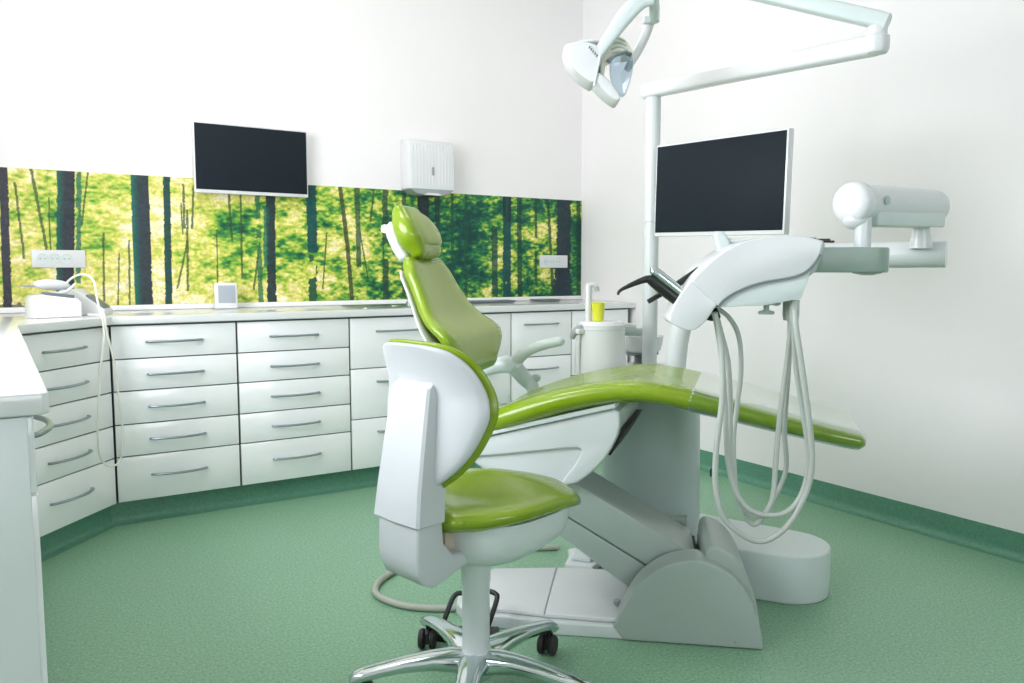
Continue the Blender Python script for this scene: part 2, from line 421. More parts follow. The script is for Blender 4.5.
    trunk(266, 266, 5, tea, 0.3, 0.8, rough=0.6)
    trunk(311, 314, 10, (24, 74, 74), 0.42, 1, rough=0.35); trunk(312, 313, 8, (40, 84, 62), 0, 0.42, rough=0.9, brk=.45)
    trunk(340, 352, 4.2, (40, 48, 44), rough=0.25, bow=0.006); trunk(357, 360, 5, (36, 66, 54), 0.3, 1, rough=0.6)
    trunk(385, 386, 6, (34, 60, 52), rough=0.7, brk=.3)
    trunk(423, 424, 11, (34, 50, 54), 0.55, 1, rough=0.5); trunk(437, 438, 5, (30, 54, 54), 0.5, 1, rough=0.4); trunk(404, 404, 4, (32, 62, 54), rough=0.7, brk=.35)
    trunk(452, 453, 3, (30, 70, 52), rough=0.6, brk=.3); trunk(466, 466, 3, (28, 70, 56), rough=0.6, brk=.3)
    trunk(494, 495, 6, (24, 60, 62), 0, .7, rough=0.5, brk=.2); trunk(507, 507, 8, (22, 74, 74), rough=0.5, brk=.25)
    trunk(519, 520, 4.5, (24, 58, 54), rough=0.4); trunk(504, 507, 3, (34, 44, 44), .8, 1); trunk(510, 507.5, 3, (34, 44, 44), .75, 1)
    trunk(548, 553, 3, (28, 60, 50), rough=0.5); trunk(564, 564, 14, (38, 54, 64), .0, 1, rough=0.45); trunk(563, 561, 15, (36, 52, 62), .0, .42, rough=0.6, brk=.35)
    trunk(578.5, 578.5, 4, (22, 56, 48), rough=0.4); trunk(536, 536, 2.5, (28, 66, 54), rough=0.6, brk=.3)
    # fern greens along the bottom left and a dark ground strip at the far left
    m = (Zg+rag*0.08 < 0.03) & (Xg < W(28, False)); img[m] = img[m]*0.4+np.array([36, 44, 48])/255*0.6
    lin = np.where(img <= 0.04045, img/12.92, ((np.clip(img, 0, 1)+0.055)/1.055)**2.4)
    # mesh: printed front grid on a thin board
    yf = YB-0.008
    co = np.stack([Xg.ravel(), np.full(Xg.size, yf), (Z0+(Z1-Z0)*Zg).ravel()], -1)
    idx = np.arange(nx*nz).reshape(nz, nx)
    q = np.stack([idx[:-1, :-1], idx[:-1, 1:], idx[1:, 1:], idx[1:, :-1]], -1).reshape(-1, 4)
    n0 = len(co)
    back = np.array([(X0, YB-0.001, Z0), (X1, YB-0.001, Z0), (X1, YB-0.001, Z1), (X0, YB-0.001, Z1)])
    fr = [idx[0, 0], idx[0, -1], idx[-1, -1], idx[-1, 0]]
    faces = q.tolist()
    k = [n0, n0+1, n0+2, n0+3]
    faces += [[k[3], k[2], k[1], k[0]]]+[[fr[(i+1) % 4], fr[i], k[i], k[(i+1) % 4]] for i in range(4)]
    me = bpy.data.meshes.new('forest_mural'); me.from_pydata(np.vstack([co, back]).tolist(), [], faces)
    ca = me.color_attributes.new('print', 'FLOAT_COLOR', 'POINT')
    rgba = np.ones((n0+4, 4), np.float32); rgba[:n0, :3] = lin.reshape(-1, 3); rgba[n0:, :3] = 0.5
    ca.data.foreach_set('color', rgba.ravel())
    m = bpy.data.materials.new('forest_print'); m.use_nodes = True; nt = m.node_tree; b_ = nt.nodes['Principled BSDF']
    at = nt.nodes.new('ShaderNodeAttribute'); at.attribute_name = 'print'
    nz_ = nt.nodes.new('ShaderNodeTexNoise'); nz_.inputs['Scale'].default_value = 90; nz_.inputs['Detail'].default_value = 3
    tc = nt.nodes.new('ShaderNodeTexCoord'); nt.links.new(tc.outputs['Object'], nz_.inputs['Vector'])
    mr = nt.nodes.new('ShaderNodeMapRange'); mr.inputs['From Min'].default_value = 0.3; mr.inputs['From Max'].default_value = 0.7
    mr.inputs['To Min'].default_value = 0.80; mr.inputs['To Max'].default_value = 1.18
    nt.links.new(nz_.outputs['Fac'], mr.inputs['Value'])
    mx = nt.nodes.new('ShaderNodeVectorMath'); mx.operation = 'SCALE'
    nt.links.new(at.outputs['Color'], mx.inputs[0]); nt.links.new(mr.outputs['Result'], mx.inputs['Scale'])
    nt.links.new(mx.outputs['Vector'], b_.inputs['Base Color'])
    b_.inputs['Roughness'].default_value = 0.45; b_.inputs['Specular IOR Level'].default_value = 0.3
    me.materials.append(m)
    o = bpy.data.objects.new('forest_mural', me); COL.objects.link(o)
    tag(o, 'wide printed forest mural strip on the back wall above the worktop', 'mural')
mural()

# ---------------------------------------------------------------- wall things
def outlet(label, x0, z0, w=0.208, h=0.078):
    t = thing('power_outlet', label, 'outlet', (x0, YB-0.009, z0), 0, 'white multi-socket outlets on the mural')
    b = MB(); b.box((w/2, -0.006, h/2), (w, 0.012, h), 0.003); b.build('cover_plate', M['white'], t)
    for i in range(3):
        cx = w*(0.2+0.225*i)
        s = MB(); s.lathe([(0.0235, 0), (0.0235, 0.0015), (0.021, 0.0015), (0.0195, 0.0002), (0.001, 0.0002)], axis='Y', rot=Matrix.Rotation(pi, 3, 'Z'))
        o = s.build('socket', M['plastic2'], t); o.location = (cx, -0.0121, h/2)
        for dx, dz in ((-0.009, 0), (0.009, 0)):
            k = MB(); k.lathe([(0.0026, 0), (0.0026, 0.0009)], axis='Y', rot=Matrix.Rotation(pi, 3, 'Z'), seg=10)
            q = k.build('pin_hole', M['gasket'], o); q.location = (dx, -0.0002, dz)
outlet('white triple power outlet on the left of the mural, above the handpiece device', 0.064, 1.073)
outlet('white triple power outlet at the right end of the mural', 2.757, 1.077)

def monitor(name, label, loc, rz, w, h, bez=0.008, bot=0.014, depth=0.03, tilt=0.0):
    """screen faces -y; origin at the bottom centre of the front"""
    t = thing(name, label, 'monitor', loc, rz); t.rotation_euler = (0, tilt, rz)
    b = MB(); b.box((0, depth/2, h/2), (w, depth, h), 0.004); b.box((0, depth+0.012, h/2), (w*0.7, 0.03, h*0.6), 0.008)
    b.build('casing', M['white'], t)
    s = MB(); s.box((0, -0.0005, (h+bot-bez)/2), (w-2*bez, 0.003, h-bot-bez), 0.0005); s.build('screen', M['screen'], t)
    return t
t = monitor('wall_monitor', 'flat monitor with dark screen on the back wall over the mural', (1.016, 4.02, 1.431), 0, 0.548, 0.332, 0.006, 0.016)
b = MB(); b.box((0, 0.06, 0.17), (0.1, 0.035, 0.1), 0.004); b.build('wall_bracket', M['grey'], t)

# paper towel dispenser
t = thing('towel_dispenser', 'white fluted paper towel dispenser on the back wall above the mural', 'dispenser', (1.972, YB-0.002, 1.503))
prof = [(0, 0.0), (-0.118, 0.0), (-0.122, 0.012), (-0.122, 0.20), (-0.112, 0.245), (-0.085, 0.27), (0, 0.275)]
b = MB(); b.prism(prof, -0.14, 0.14, (1, 2, 0), bev=0.012); 
b.build('housing', M['white'], t)
fl = MB()
for i in range(13):
    x = -0.118+i*0.0197; fl.tube([(x, -0.1195, 0.02), (x, -0.1195, 0.20), (x, -0.110, 0.243)], 0.0042, 8, 3)
fl.build('fluting', M['white'], t)
b = MB(); b.box((0, -0.124, 0.10), (0.012, 0.010, 0.045), 0.003); b.build('level_window', M['grey'], t)
b = MB(); b.prism([(-0.13, 0), (-0.10, -0.022), (-0.05, -0.03), (0.05, -0.03), (0.10, -0.022), (0.13, 0), (0.13, 0.004), (-0.13, 0.004)], -0.120, -0.005, (0, 2, 1), bev=0.003)
b.build('outlet_tray', M['grey'], t)
b = MB(); b.prism([(-0.06, -0.030), (-0.03, -0.018), (0.03, -0.018), (0.06, -0.030)], -0.122, -0.03, (0, 2, 1)); b.build('paper_slot', M['white'], t)

# ---------------------------------------------------------------- on the worktop
t = thing('desk_display', 'small white framed display leaning on the worktop against the mural', 'display', (0.858, 3.965, ZT+0.001), radians(-8))
R = Matrix.Rotation(radians(-14), 3, 'X')
b = MB(); b.box((0, 0.02, 0.064), (0.105, 0.014, 0.125), 0.006, rot=R)
b.box((0, 0.03, 0.006), (0.10, 0.075, 0.012), 0.004); b.prism([(0.0, 0.005), (0.06, 0.005), (0.034, 0.11)], -0.052, -0.046, (1, 2, 0)); b.build('frame', M['white'], t)
b = MB(); b.box((0.004, 0.0125, 0.070), (0.078, 0.003, 0.086), 0.0005, rot=R); o = b.build('screen', M['display'], t)

t = thing('ultrasonic_scaler', 'white tabletop handpiece device with a coiled lead on the corner worktop', 'dental device', (0.125, 3.60, ZT+0.001), radians(16))
b = MB(); b.prism([(-0.085, 0), (0.085, 0), (0.085, 0.06), (0.07, 0.075), (-0.05, 0.092), (-0.075, 0.088), (-0.085, 0.075)], -0.05, 0.07, (0, 2, 1), bev=0.008); b.build('casing', M['front'], t)
b = MB(); b.box((0.005, -0.030, 0.088), (0.11, 0.036, 0.014), 0.003, rot=Matrix.Rotation(radians(8), 3, 'Y')); b.build('control_strip', M['gasket'], t)
b = MB(); b.ell((-0.005, 0.0, 0.128), (0.068, 0.024, 0.022), rot=Matrix.Rotation(radians(4), 3, 'Y')); b.tube([(0.02, 0, 0.08), (0.03, 0, 0.10), (0.03, 0, 0.125)], 0.012, 10, 5)
o = b.build('handpiece', M['white'], t)
b = MB(); b.tube([(-0.055, 0, 0.126), (-0.09, 0, 0.124), (-0.12, 0, 0.127)], [0.006, 0.004, 0.002], 8, 4); b.build('tip', M['grey'], o)
b = MB(); b.tube([(-0.02, -0.03, 0.095), (0.03, -0.035, 0.10), (0.07, -0.03, 0.13)], 0.006, 8, 5); b.build('holder', M['white'], t)
t2 = thing('charging_stand', 'white wedge shaped stand with dark slots right of the handpiece device', 'charging stand', (0.250, 3.735, ZT+0.001), radians(-25))
b = MB(); b.prism([(-0.07, 0), (0.085, 0), (0.085, 0.02), (0.0, 0.085), (-0.03, 0.11), (-0.07, 0.10)], -0.05, 0.05, (0, 2, 1), bev=0.006); b.build('casing', M['white'], t2)
R = Matrix.Rotation(radians(38), 3, 'Y')
b = MB(); b.box((0.042, 0, 0.056), (0.085, 0.07, 0.008), 0.002, rot=R); b.build('slot_panel', M['gasket'], t2)
def WP(*p): return p
b = MB(); b.tube([(0.15, 3.60, 0.985), (0.19, 3.60, 1.03), (0.23, 3.58, 1.045), (0.262, 3.56, 1.02), (0.272, 3.53, 0.94), (0.28, 3.50, 0.885), (0.283, 3.482, 0.86), (0.285, 3.482, 0.80), (0.265, 3.465, 0.66),
                  (0.245, 3.445, 0.45), (0.250, 3.445, 0.33), (0.285, 3.46, 0.285), (0.325, 3.50, 0.30), (0.34, 3.52, 0.40), (0.33, 3.515, 0.55), (0.318, 3.505, 0.70), (0.295, 3.485, 0.82), (0.29, 3.487, 0.884), (0.28, 3.53, 0.884), (0.24, 3.58, 0.884)], 0.0042, 8, 8)
b.build('lead', M['cable']).parent = None
lead = bpy.data.objects['lead']; lead.name = 'device_lead'
tag(lead, 'thin pale lead looping from the handpiece device down in front of the corner drawers', 'cable')

t = thing('sink', 'shallow steel sink set in the worktop behind the stool backrest', 'sink', (1.66, 3.80, ZT+0.0005))
b = MB()
def rr(hx, hy, r, z, n=6):
    o = []
    for cx, cy, a0 in ((hx-r, hy-r, 0), (-hx+r, hy-r, 90), (-hx+r, -hy+r, 180), (hx-r, -hy+r, 270)):
        for k in range(n+1):
            a = radians(a0+90*k/n); o.append((cx+r*cos(a), cy+r*sin(a), z))
    return o
b.loft([rr(0.24, 0.17, 0.05, 0), rr(0.24, 0.17, 0.05, 0.004), rr(0.215, 0.145, 0.05, 0.004), rr(0.20, 0.13, 0.04, 0.001)]); b.build('rim', M['steel'], t)
b = MB(); b.lathe([(0.025, 0.001), (0.025, 0.003), (0.012, 0.003)], seg=20); b.build('drain', M['chrome'], t)
t = thing('tap', 'small chrome tap on the worktop left of the dental chair headrest', 'tap', (1.835, 4.0, ZT+0.001))
b = MB(); b.lathe([(0.02, 0), (0.02, 0.008), (0.011, 0.012), (0.011, 0.07)], seg=20); b.tube([(0, 0, 0.06), (0, -0.005, 0.10), (0, -0.04, 0.125), (0, -0.085, 0.115), (0, -0.10, 0.09)], 0.008, 10); b.build('spout', M['chrome'], t)
b = MB(); b.tube([(0.012, 0, 0.05), (0.04, 0, 0.06)], 0.005, 8, 0); b.build('lever', M['chrome'], t)
for x0, lab in ((2.16, 'flat steel instrument tray on the worktop, right of the chair backrest'), (2.62, 'flat steel instrument tray on the worktop near the right wall')):
    w_ = 0.30 if x0 < 2.5 else 0.16
    t = thing('instrument_tray', lab, 'tray', (x0+w_/2, 3.93, ZT+0.001), 0, 'trays on the back worktop')
    b = MB(); b.loft([rr(w_/2-0.01, 0.06, 0.02, 0), rr(w_/2, 0.07, 0.02, 0.012), rr(w_/2-0.004, 0.066, 0.02, 0.012), rr(w_/2-0.014, 0.056, 0.02, 0.003)]); b.build('dish', M['steel'], t)

# ---------------------------------------------------------------- assistant stool
ST_AZ = 13.0
t = thing('rolling_stool', 'lime green rolling stool with white back shell in the foreground', 'stool', (0.935, 1.662, 0), radians(ST_AZ))
hub = MB(); hub.lathe([(0.030, 0.045), (0.044, 0.05), (0.046, 0.09), (0.041, 0.108), (0.036, 0.112)])
R_ARM = 0.292
angs = [radians(a-ST_AZ) for a in (16, 88, 160, 232, 304)]
for a in angs:
    d = Vector((cos(a), sin(a), 0)); n = Vector((-sin(a), cos(a), 0)); rings = []
    for r, zt, wd, h in [(0.02, 0.114, 0.040, 0.060), (0.06, 0.119, 0.038, 0.054), (0.11, 0.118, 0.031, 0.044), (0.18, 0.110, 0.026, 0.034), (0.24, 0.100, 0.024, 0.030), (0.275, 0.094, 0.0235, 0.032), (0.300, 0.087, 0.023, 0.034), (0.314, 0.074, 0.017, 0.020)]:
        ring = []
        for k in range(16):
            q = 2*pi*k/16; x = abs(cos(q))**0.7*(1 if cos(q) >= 0 else -1)*wd; z = abs(sin(q))**0.7*(1 if sin(q) >= 0 else -1)*h/2
            if z < 0: x *= 0.8
            ring.append(d*r+n*x+Vector((0, 0, zt-h/2+z)))
        rings.append(ring)
    hub.loft(rings)
hub.build('star_base', M['chrome'], t, 50)
for i, a in enumerate(angs):
    o = bpy.data.objects.new('caster', None)
    b = MB(); b.lathe([(0.009, 0.045), (0.009, 0.072)], seg=12)
    b.prism([(-0.034, 0.018), (-0.030, 0.046), (-0.012, 0.060), (0.010, 0.060), (0.018, 0.052), (0.010, 0.04), (-0.008, 0.03)], -0.006, 0.006, (0, 2, 1), bev=0.002)
    # hood over the wheels
    o = b.build('caster', M['black'], t)
    o.location = (R_ARM*cos(a), R_ARM*sin(a), 0); sw = a+radians([20, -35, 60, 10, -20][i]); o.rotation_euler = (0, 0, sw)
    for s_ in (-1, 1):
        wv = MB(); wv.lathe([(0.010, -0.008), (0.024, -0.008), (0.0275, -0.004), (0.0275, 0.004), (0.024, 0.008), (0.010, 0.008)], axis='Y', seg=24)
        q = wv.build('wheel', M['rubber'], o); q.location = (-0.018, s_*0.0155, 0.0278)
b = MB(); b.lathe([(0.0345, 0.102), (0.0345, 0.285), (0.0365, 0.290), (0.0395, 0.475), (0.030, 0.48)]); b.lathe([(0.0385, 0.106), (0.0385, 0.115), (0.034, 0.116)]); b.build('column', M['plastic'], t)
# seat
E1 = (0, 1, 0); UP = (0, 0, 1)
st = []
for f, hw, zc, ht, bend, fr in [(-0.135, 0.115, 0.490, 0.024, 0.008, 0), (-0.105, 0.155, 0.491, 0.027, 0.012, 0.004), (-0.055, 0.185, 0.492, 0.029, 0.016, 0.010), (0.0, 0.200, 0.492, 0.029, 0.020, 0.012),
                        (0.07, 0.200, 0.495, 0.030, 0.016, 0.008), (0.13, 0.193, 0.499, 0.030, 0.008, 0.002), (0.18, 0.180, 0.499, 0.028, -0.002, 0.0), (0.225, 0.150, 0.493, 0.025, -0.012, 0), (0.25, 0.10, 0.488, 0.022, -0.012, 0)]:
    st.append(((f, 0, zc-0.004), E1, UP, hw, ht+0.006, bend, fr))
b = MB(); b.pad(st, ex=2.8, rnd=0.028, n=48); o = b.build('seat', M['lime'], t)
# seat underside shell
rings = []
for k, (z, sc, cx) in enumerate([(0.478, 0.94, 0.055), (0.462, 0.94, 0.055), (0.435, 0.93, 0.055), (0.405, 0.89, 0.054), (0.382, 0.80, 0.049), (0.367, 0.62, 0.038), (0.360, 0.35, 0.02)]):
    ring = []
    for j in range(40):
        a = 2*pi*j/40; x = abs(cos(a))**(2/2.8)*(1 if cos(a) >= 0 else -1)*0.185*sc+cx; y = abs(sin(a))**(2/2.8)*(1 if sin(a) >= 0 else -1)*0.19*sc
        zz = z+max(0, x+0.02)*0.34*min(1, max(0, (0.97-sc)*2.2))
        ring.append((x, y, zz))
    rings.append(ring)
b = MB(); b.loft(rings); b.build('seat_shell', M['plastic'], t, 50)
b = MB(); b.ell((0.17, -0.10, 0.440), (0.030, 0.020, 0.014)); b.tube([(0.10, -0.08, 0.43), (0.17, -0.10, 0.440)], 0.007, 8, 0); b.build('height_lever', M['grey'], t)
# back support
b = MB()
low = [(-0.238, 0.52), (-0.240, 0.42), (-0.236, 0.392), (-0.222, 0.362), (-0.192, 0.347), (-0.07, 0.385), (-0.02, 0.400), (-0.02, 0.415), (-0.08, 0.408), (-0.135, 0.412), (-0.162, 0.445), (-0.168, 0.52)]
b.prism(low, -0.074, 0.074, (0, 2, 1), bev=0.008); b.build('back_bracket', M['stool'], t)
b = MB(); b.box((-0.075, 0, 0.437), (0.13, 0.10, 0.052), 0.006); b.build('bracket_mount', M['warm'], t)
rings = []
for z, f0, f1, hw in [(0.497, -0.244, -0.172, 0.080), (0.500, -0.247, -0.170, 0.0835), (0.58, -0.237, -0.163, 0.079), (0.68, -0.221, -0.155, 0.074), (0.76, -0.207, -0.15, 0.070), (0.800, -0.199, -0.15, 0.067), (0.812, -0.185, -0.15, 0.064)]:
    c_ = 0.006
    rings.append([(f0+c_, -hw, z), (f0, -hw+c_, z), (f0-0.004, 0, z), (f0, hw-c_, z), (f0+c_, hw, z), (f1, hw, z), (f1, -hw, z)])
b = MB(); b.loft(rings); b.build('back_sleeve', M['stool'], t, 30)
# backrest shell and cushion: curved shield
def shield(grow, fo0, th, name, m, zlo, zhi, curve=1.6):
    tab = [(0.563, 0.040), (0.575, 0.064), (0.594, 0.092), (0.62, 0.120), (0.655, 0.147), (0.70, 0.168), (0.740, 0.179), (0.780, 0.175), (0.815, 0.166), (0.845, 0.154), (0.870, 0.136), (0.886, 0.112), (0.895, 0.076), (0.898, 0.034)]
    tab = cr2(tab, 3)
    rings = []
    N = 18
    for i, (z, hw) in enumerate(tab):
        zz = 0.715+(z-0.715)*(1+grow/0.17); hw = hw+grow
        fr = min(i, len(tab)-1-i); tt = th*sqrt(1-(1-min(1.0, (fr+0.3)/4))**2)
        ring = []; fo = fo0+(zz-0.56)*0.115-0.048*(max(0, zz-0.775)/0.115)**1.4
        for k in range(N+1):
            u = -1+2*k/N; l = u*hw; e = sqrt(max(0.06, 1-abs(u)**6))
            ring.append((fo+curve*l*l-tt*e, l, zz))
        for k in range(N+1):
            u = 1-2*k/N; l = u*hw; e = sqrt(max(0.06, 1-abs(u)**6))
            ring.append((fo+curve*l*l+tt*e, l, zz))
        rings.append(ring)
    q = MB(); q.loft(rings); return q.build(name, m, t, 60)
shield(0.0, -0.196, 0.013, 'back_shell', M['stool'], 0, 0)
shield(0.006, -0.1785, 0.011, 'back_cushion', M['lime'], 0, 0)

# ---------------------------------------------------------------- dental chair
CH_AZ = -49.0; CO = (1.47, 2.03)
ch = thing('dental_chair', 'lime green reclining dental chair on a white lift base, centre of the room', 'dental chair', (CO[0], CO[1], 0), radians(CH_AZ))
def b2c(s, q):      # base plate frame (turned 8 degrees against the seat) to the chair frame
    a = radians(-41); x = 1.45+cos(a)*s-sin(a)*q-CO[0]; y = 1.99+sin(a)*s+cos(a)*q-CO[1]
    c = radians(CH_AZ); return (x*cos(c)+y*sin(c), -x*sin(c)+y*cos(c))
def turn(o):        # parts modelled in the base frame
    a, q = b2c(0, 0); o.location = (a, q, 0); o.rotation_euler = (0, 0, radians(-41-CH_AZ)); return o
plate = [(-0.26, 0.115), (-0.315, 0.05), (-0.335, -0.05), (-0.325, -0.15), (-0.285, -0.205), (-0.20, -0.225), (0.0, -0.243), (0.20, -0.240), (0.40, -0.235), (0.54, -0.215), (0.57, -0.12), (0.565, 0.05), (0.50, 0.15), (0.30, 0.18), (0.05, 0.165)]
b = MB(); b.prism(plate, 0.0, 0.040, (0, 1, 2), bev=0.006); turn(b.build('base_plate', M['plastic'], ch))
def inset(poly, k, c): return [(c[0]+(x-c[0])*k, c[1]+(y-c[1])*k) for x, y in poly]
pl = [(-0.25, 0.105), (-0.30, 0.045), (-0.318, -0.05), (-0.308, -0.14), (-0.272, -0.188), (-0.19, -0.207), (-0.0435, -0.222), (-0.0435, 0.145)]
b = MB(); b.prism(pl, 0.041, 0.056, (0, 1, 2), bev=0.006)
pl = [(-0.0425, -0.2225), (0.10, -0.226), (0.20, -0.224), (0.20, 0.155), (0.05, 0.152), (-0.0425, 0.145)]
b.prism(pl, 0.041, 0.056, (0, 1, 2), bev=0.006); turn(b.build('plate_cover', M['white'], ch))
arch = cr2([(0.160, 0.038), (0.198, 0.118), (0.236, 0.176), (0.300, 0.226), (0.368, 0.247), (0.412, 0.245), (0.465, 0.224), (0.510, 0.184), (0.550, 0.118), (0.572, 0.04), (0.574, 0.002)], 4) + [(0.19, 0.002)]
b = MB(); b.prism(arch, -0.246, -0.145, (0, 2, 1), bev=0.014)
arch2 = cr2([(0.405, 0.03), (0.415, 0.20), (0.425, 0.268), (0.465, 0.270), (0.512, 0.232), (0.552, 0.150), (0.572, 0.06), (0.574, 0.002)], 4) + [(0.41, 0.002)]
b.prism(arch2, -0.20, 0.095, (0, 2, 1), bev=0.016)
arch3 = cr2([(0.200, 0.038), (0.235, 0.14), (0.29, 0.215), (0.34, 0.250), (0.385, 0.258)], 4) + [(0.385, 0.002), (0.2, 0.002)]
b.prism(arch3, 0.121, 0.150, (0, 2, 1), bev=0.012)
turn(b.build('lift_housing', M['base'], ch, 30))
b = MB(); b.box((0.345, -0.005, 0.10), (0.13, 0.27, 0.19)); turn(b.build('housing_cavity', M['rubber'], ch))  # solid black box standing in for the shade inside the lift slot
# lift arms
b = MB(); b.prism([(-0.07, 0.486), (0.395, 0.222), (0.395, 0.165), (0.300, 0.155), (-0.07, 0.370)], -0.132, 0.118, (0, 2, 1), bev=0.008); turn(b.build('lift_arm', M['base'], ch))
b = MB(); b.prism([(-0.06, 0.360), (0.300, 0.151), (0.295, 0.055), (0.235, 0.085), (-0.06, 0.296)], -0.127, 0.112, (0, 2, 1), bev=0.006); turn(b.build('lift_arm', M['base'], ch))
b = MB(); b.ell((0.168, -0.150, 0.072), (0.012, 0.006, 0.012)); turn(b.build('cover_screw', M['grey'], ch))
b = MB(); b.ell((0.50, -0.2455, 0.020), (0.004, 0.004, 0.004)); turn(b.build('cover_screw', M['grey'], ch))
# seat underside housing
hs = [(-0.26, 0.545), (-0.23, 0.548), (0.195, 0.664), (0.209, 0.655), (0.212, 0.615)] + cr2([(0.205, 0.585), (0.175, 0.525), (0.13, 0.472), (0.08, 0.432), (0.0, 0.410), (-0.10, 0.415), (-0.22, 0.455), (-0.26, 0.49)], 4)
b = MB(); b.prism(hs, -0.194, 0.205, (0, 2, 1), bev=0.022, seg=4); b.build('seat_housing', M['plastic'], ch, 30)
pn = [(-0.26, 0.545), (-0.23, 0.548), (0.195, 0.664), (0.209, 0.655), (0.212, 0.615)] + cr2([(0.205, 0.585), (0.175, 0.525), (0.13, 0.472), (0.085, 0.436)], 4) + [(0.035, 0.425)] + cr2([(0.050, 0.452), (0.082, 0.495), (0.098, 0.527), (0.094, 0.540), (0.070, 0.5405), (-0.02, 0.527), (-0.12, 0.510), (-0.19, 0.500), (-0.26, 0.490)], 4)
b = MB(); b.prism(pn, -0.209, -0.16, (0, 2, 1), bev=0.007, seg=3); b.build('side_panel', M['plastic'], ch, 30)
b = MB(); b.prism([(-0.23, 0.566), (0.20, 0.683), (0.20, 0.668), (-0.23, 0.552)], -0.222, 0.222, (0, 2, 1), bev=0.003); b.build('seat_pan', M['plastic2'], ch)
b = MB(); b.prism([(0.205, 0.60), (0.228, 0.600), (0.198, 0.548), (0.178, 0.516), (0.17, 0.52)], -0.17, 0.17, (0, 2, 1), bev=0.004); b.build('front_gaiter', M['rubber'], ch)
# seat and leg cushion (one upholstered pad)
prof = [(-0.225, 0.564, 0.036), (-0.19, 0.586, 0.040), (-0.14, 0.612, 0.043), (-0.05, 0.647, 0.043), (0.04, 0.677, 0.042), (0.13, 0.699, 0.040), (0.21, 0.713, 0.038), (0.28, 0.716, 0.037), (0.35, 0.708, 0.036),
        (0.42, 0.695, 0.036), (0.52, 0.674, 0.034), (0.65, 0.645, 0.032), (0.76, 0.622, 0.030), (0.84, 0.606, 0.028), (0.875, 0.600, 0.026)]
hwt = [(-0.25, 0.185), (-0.19, 0.225), (-0.12, 0.243), (0, 0.25), (0.3, 0.25), (0.5, 0.243), (0.8, 0.228), (0.85, 0.215), (0.90, 0.195)]
def padst(s0, s1, n, grow=0.0):
    o = []
    for i in range(n):
        s_ = s0+(s1-s0)*i/(n-1); z, h = interp(prof, s_); z2, _ = interp(prof, s_+0.01); z1, _ = interp(prof, s_-0.01)
        a = atan2(z2-z1, 0.02); hw, = interp(hwt, s_)
        o.append(((s_, 0, z), (0, 1, 0), (-sin(a), 0, cos(a)), hw+grow, h+grow, 0.004, 0.008))
    return o
b = MB(); b.pad(padst(-0.225, 0.845, 40), ex=6.5, rnd=0.018, n=56, blunt=0.62); b.build('seat_cushion', M['lime'], ch, 60)
b = MB(); b.pad(padst(0.415, 0.846, 24, 0.0035), ex=6.5, rnd=0.018, n=56, blunt=0.62); b.build('foot_cover', M['clear'], ch, 60)
# backrest
def along(v): return Vector((-0.322-0.174*v, 0, 0.742+0.328*v))
dirv = Vector((-0.174, 0, 0.328)).normalized(); nrm = Vector((dirv.z, 0, -dirv.x))
hb = [(0, 0.175), (0.06, 0.215), (0.15, 0.245), (0.25, 0.258), (0.35, 0.250), (0.5, 0.217), (0.65, 0.188), (0.8, 0.170), (0.92, 0.162), (1.0, 0.138)]
st = []; stc = []; sh = []
for i in range(26):
    v = i/25; hw, = interp(hb, v); low = 0.043*math.exp(-((v-0.22)/0.2)**2)
    c = along(v)+nrm*low
    st.append((c, (0, 1, 0), nrm, hw, 0.030, 0.022, 0.0))
    if 1 <= i <= 24:
        sh.append((along(v)-nrm*(0.030-low*0.5), (0, 1, 0), nrm, hw-0.006, 0.011, 0.018))
b = MB(); b.pad(st, ex=5.5, rnd=0.028, n=56); bk = b.build('backrest', M['lime'], ch, 60)
ins = []
for i in range(26):
    v = 0.035+0.945*i/25; hw, = interp(hb, v); low = 0.043*math.exp(-((v-0.22)/0.2)**2)
    ins.append((along(v)+nrm*(low+0.020), (0, 1, 0), nrm, max(0.04, hw-0.030), 0.013, 0.014, 0.0))
b = MB(); b.pad(ins, ex=4.5, rnd=0.015, n=48); b.build('centre_panel', M['lime2'], bk, 60)
b = MB(); b.pad(sh, ex=5, rnd=0.01, n=48); b.build('back_shell', M['white'], ch, 60)
b = MB(); b.prism([(-0.30, 0.55), (-0.36, 0.60), (-0.40, 0.78), (-0.37, 0.79), (-0.32, 0.66), (-0.22, 0.60), (-0.20, 0.56)], -0.09, 0.09, (0, 2, 1), bev=0.012); b.build('back_hinge', M['plastic'], ch)
# headrest
hc = Vector((-0.515, 0, 1.180)); hd = Vector((-0.43, 0, 0.903)).normalized(); hn = Vector((hd.z, 0, -hd.x))
st = []
for v, hw, ht, bend, fr in [(-0.066, 0.088, 0.038, 0.020, 0.0), (-0.045, 0.112, 0.050, 0.022, 0.004), (-0.015, 0.122, 0.055, 0.022, 0.008), (0.02, 0.118, 0.052, 0.018, 0.008), (0.05, 0.104, 0.044, 0.012, 0.004), (0.072, 0.080, 0.034, 0.006, 0.0)]:
    st.append((hc+hd*v, (0, 1, 0), hn, hw, ht, bend, fr))
b = MB(); b.pad(st, ex=2.7, rnd=0.026, n=48); hr = b.build('headrest', M['lime'], ch, 60)
st = []
for v, hw, ht, bend, fr in [(-0.050, 0.074, 0.012, 0.016, 0.0), (-0.02, 0.094, 0.014, 0.016, 0.0), (0.02, 0.090, 0.012, 0.013, 0), (0.045, 0.070, 0.008, 0.008, 0.0)]:
    st.append((hc+hd*v+hn*0.020, (0, 1, 0), hn, hw, ht+0.024, bend-0.004, 0.004))
b = MB(); b.pad(st, ex=2.6, rnd=0.012, n=40); b.build('neck_pad', M['lime2'], hr, 60)
b = MB()
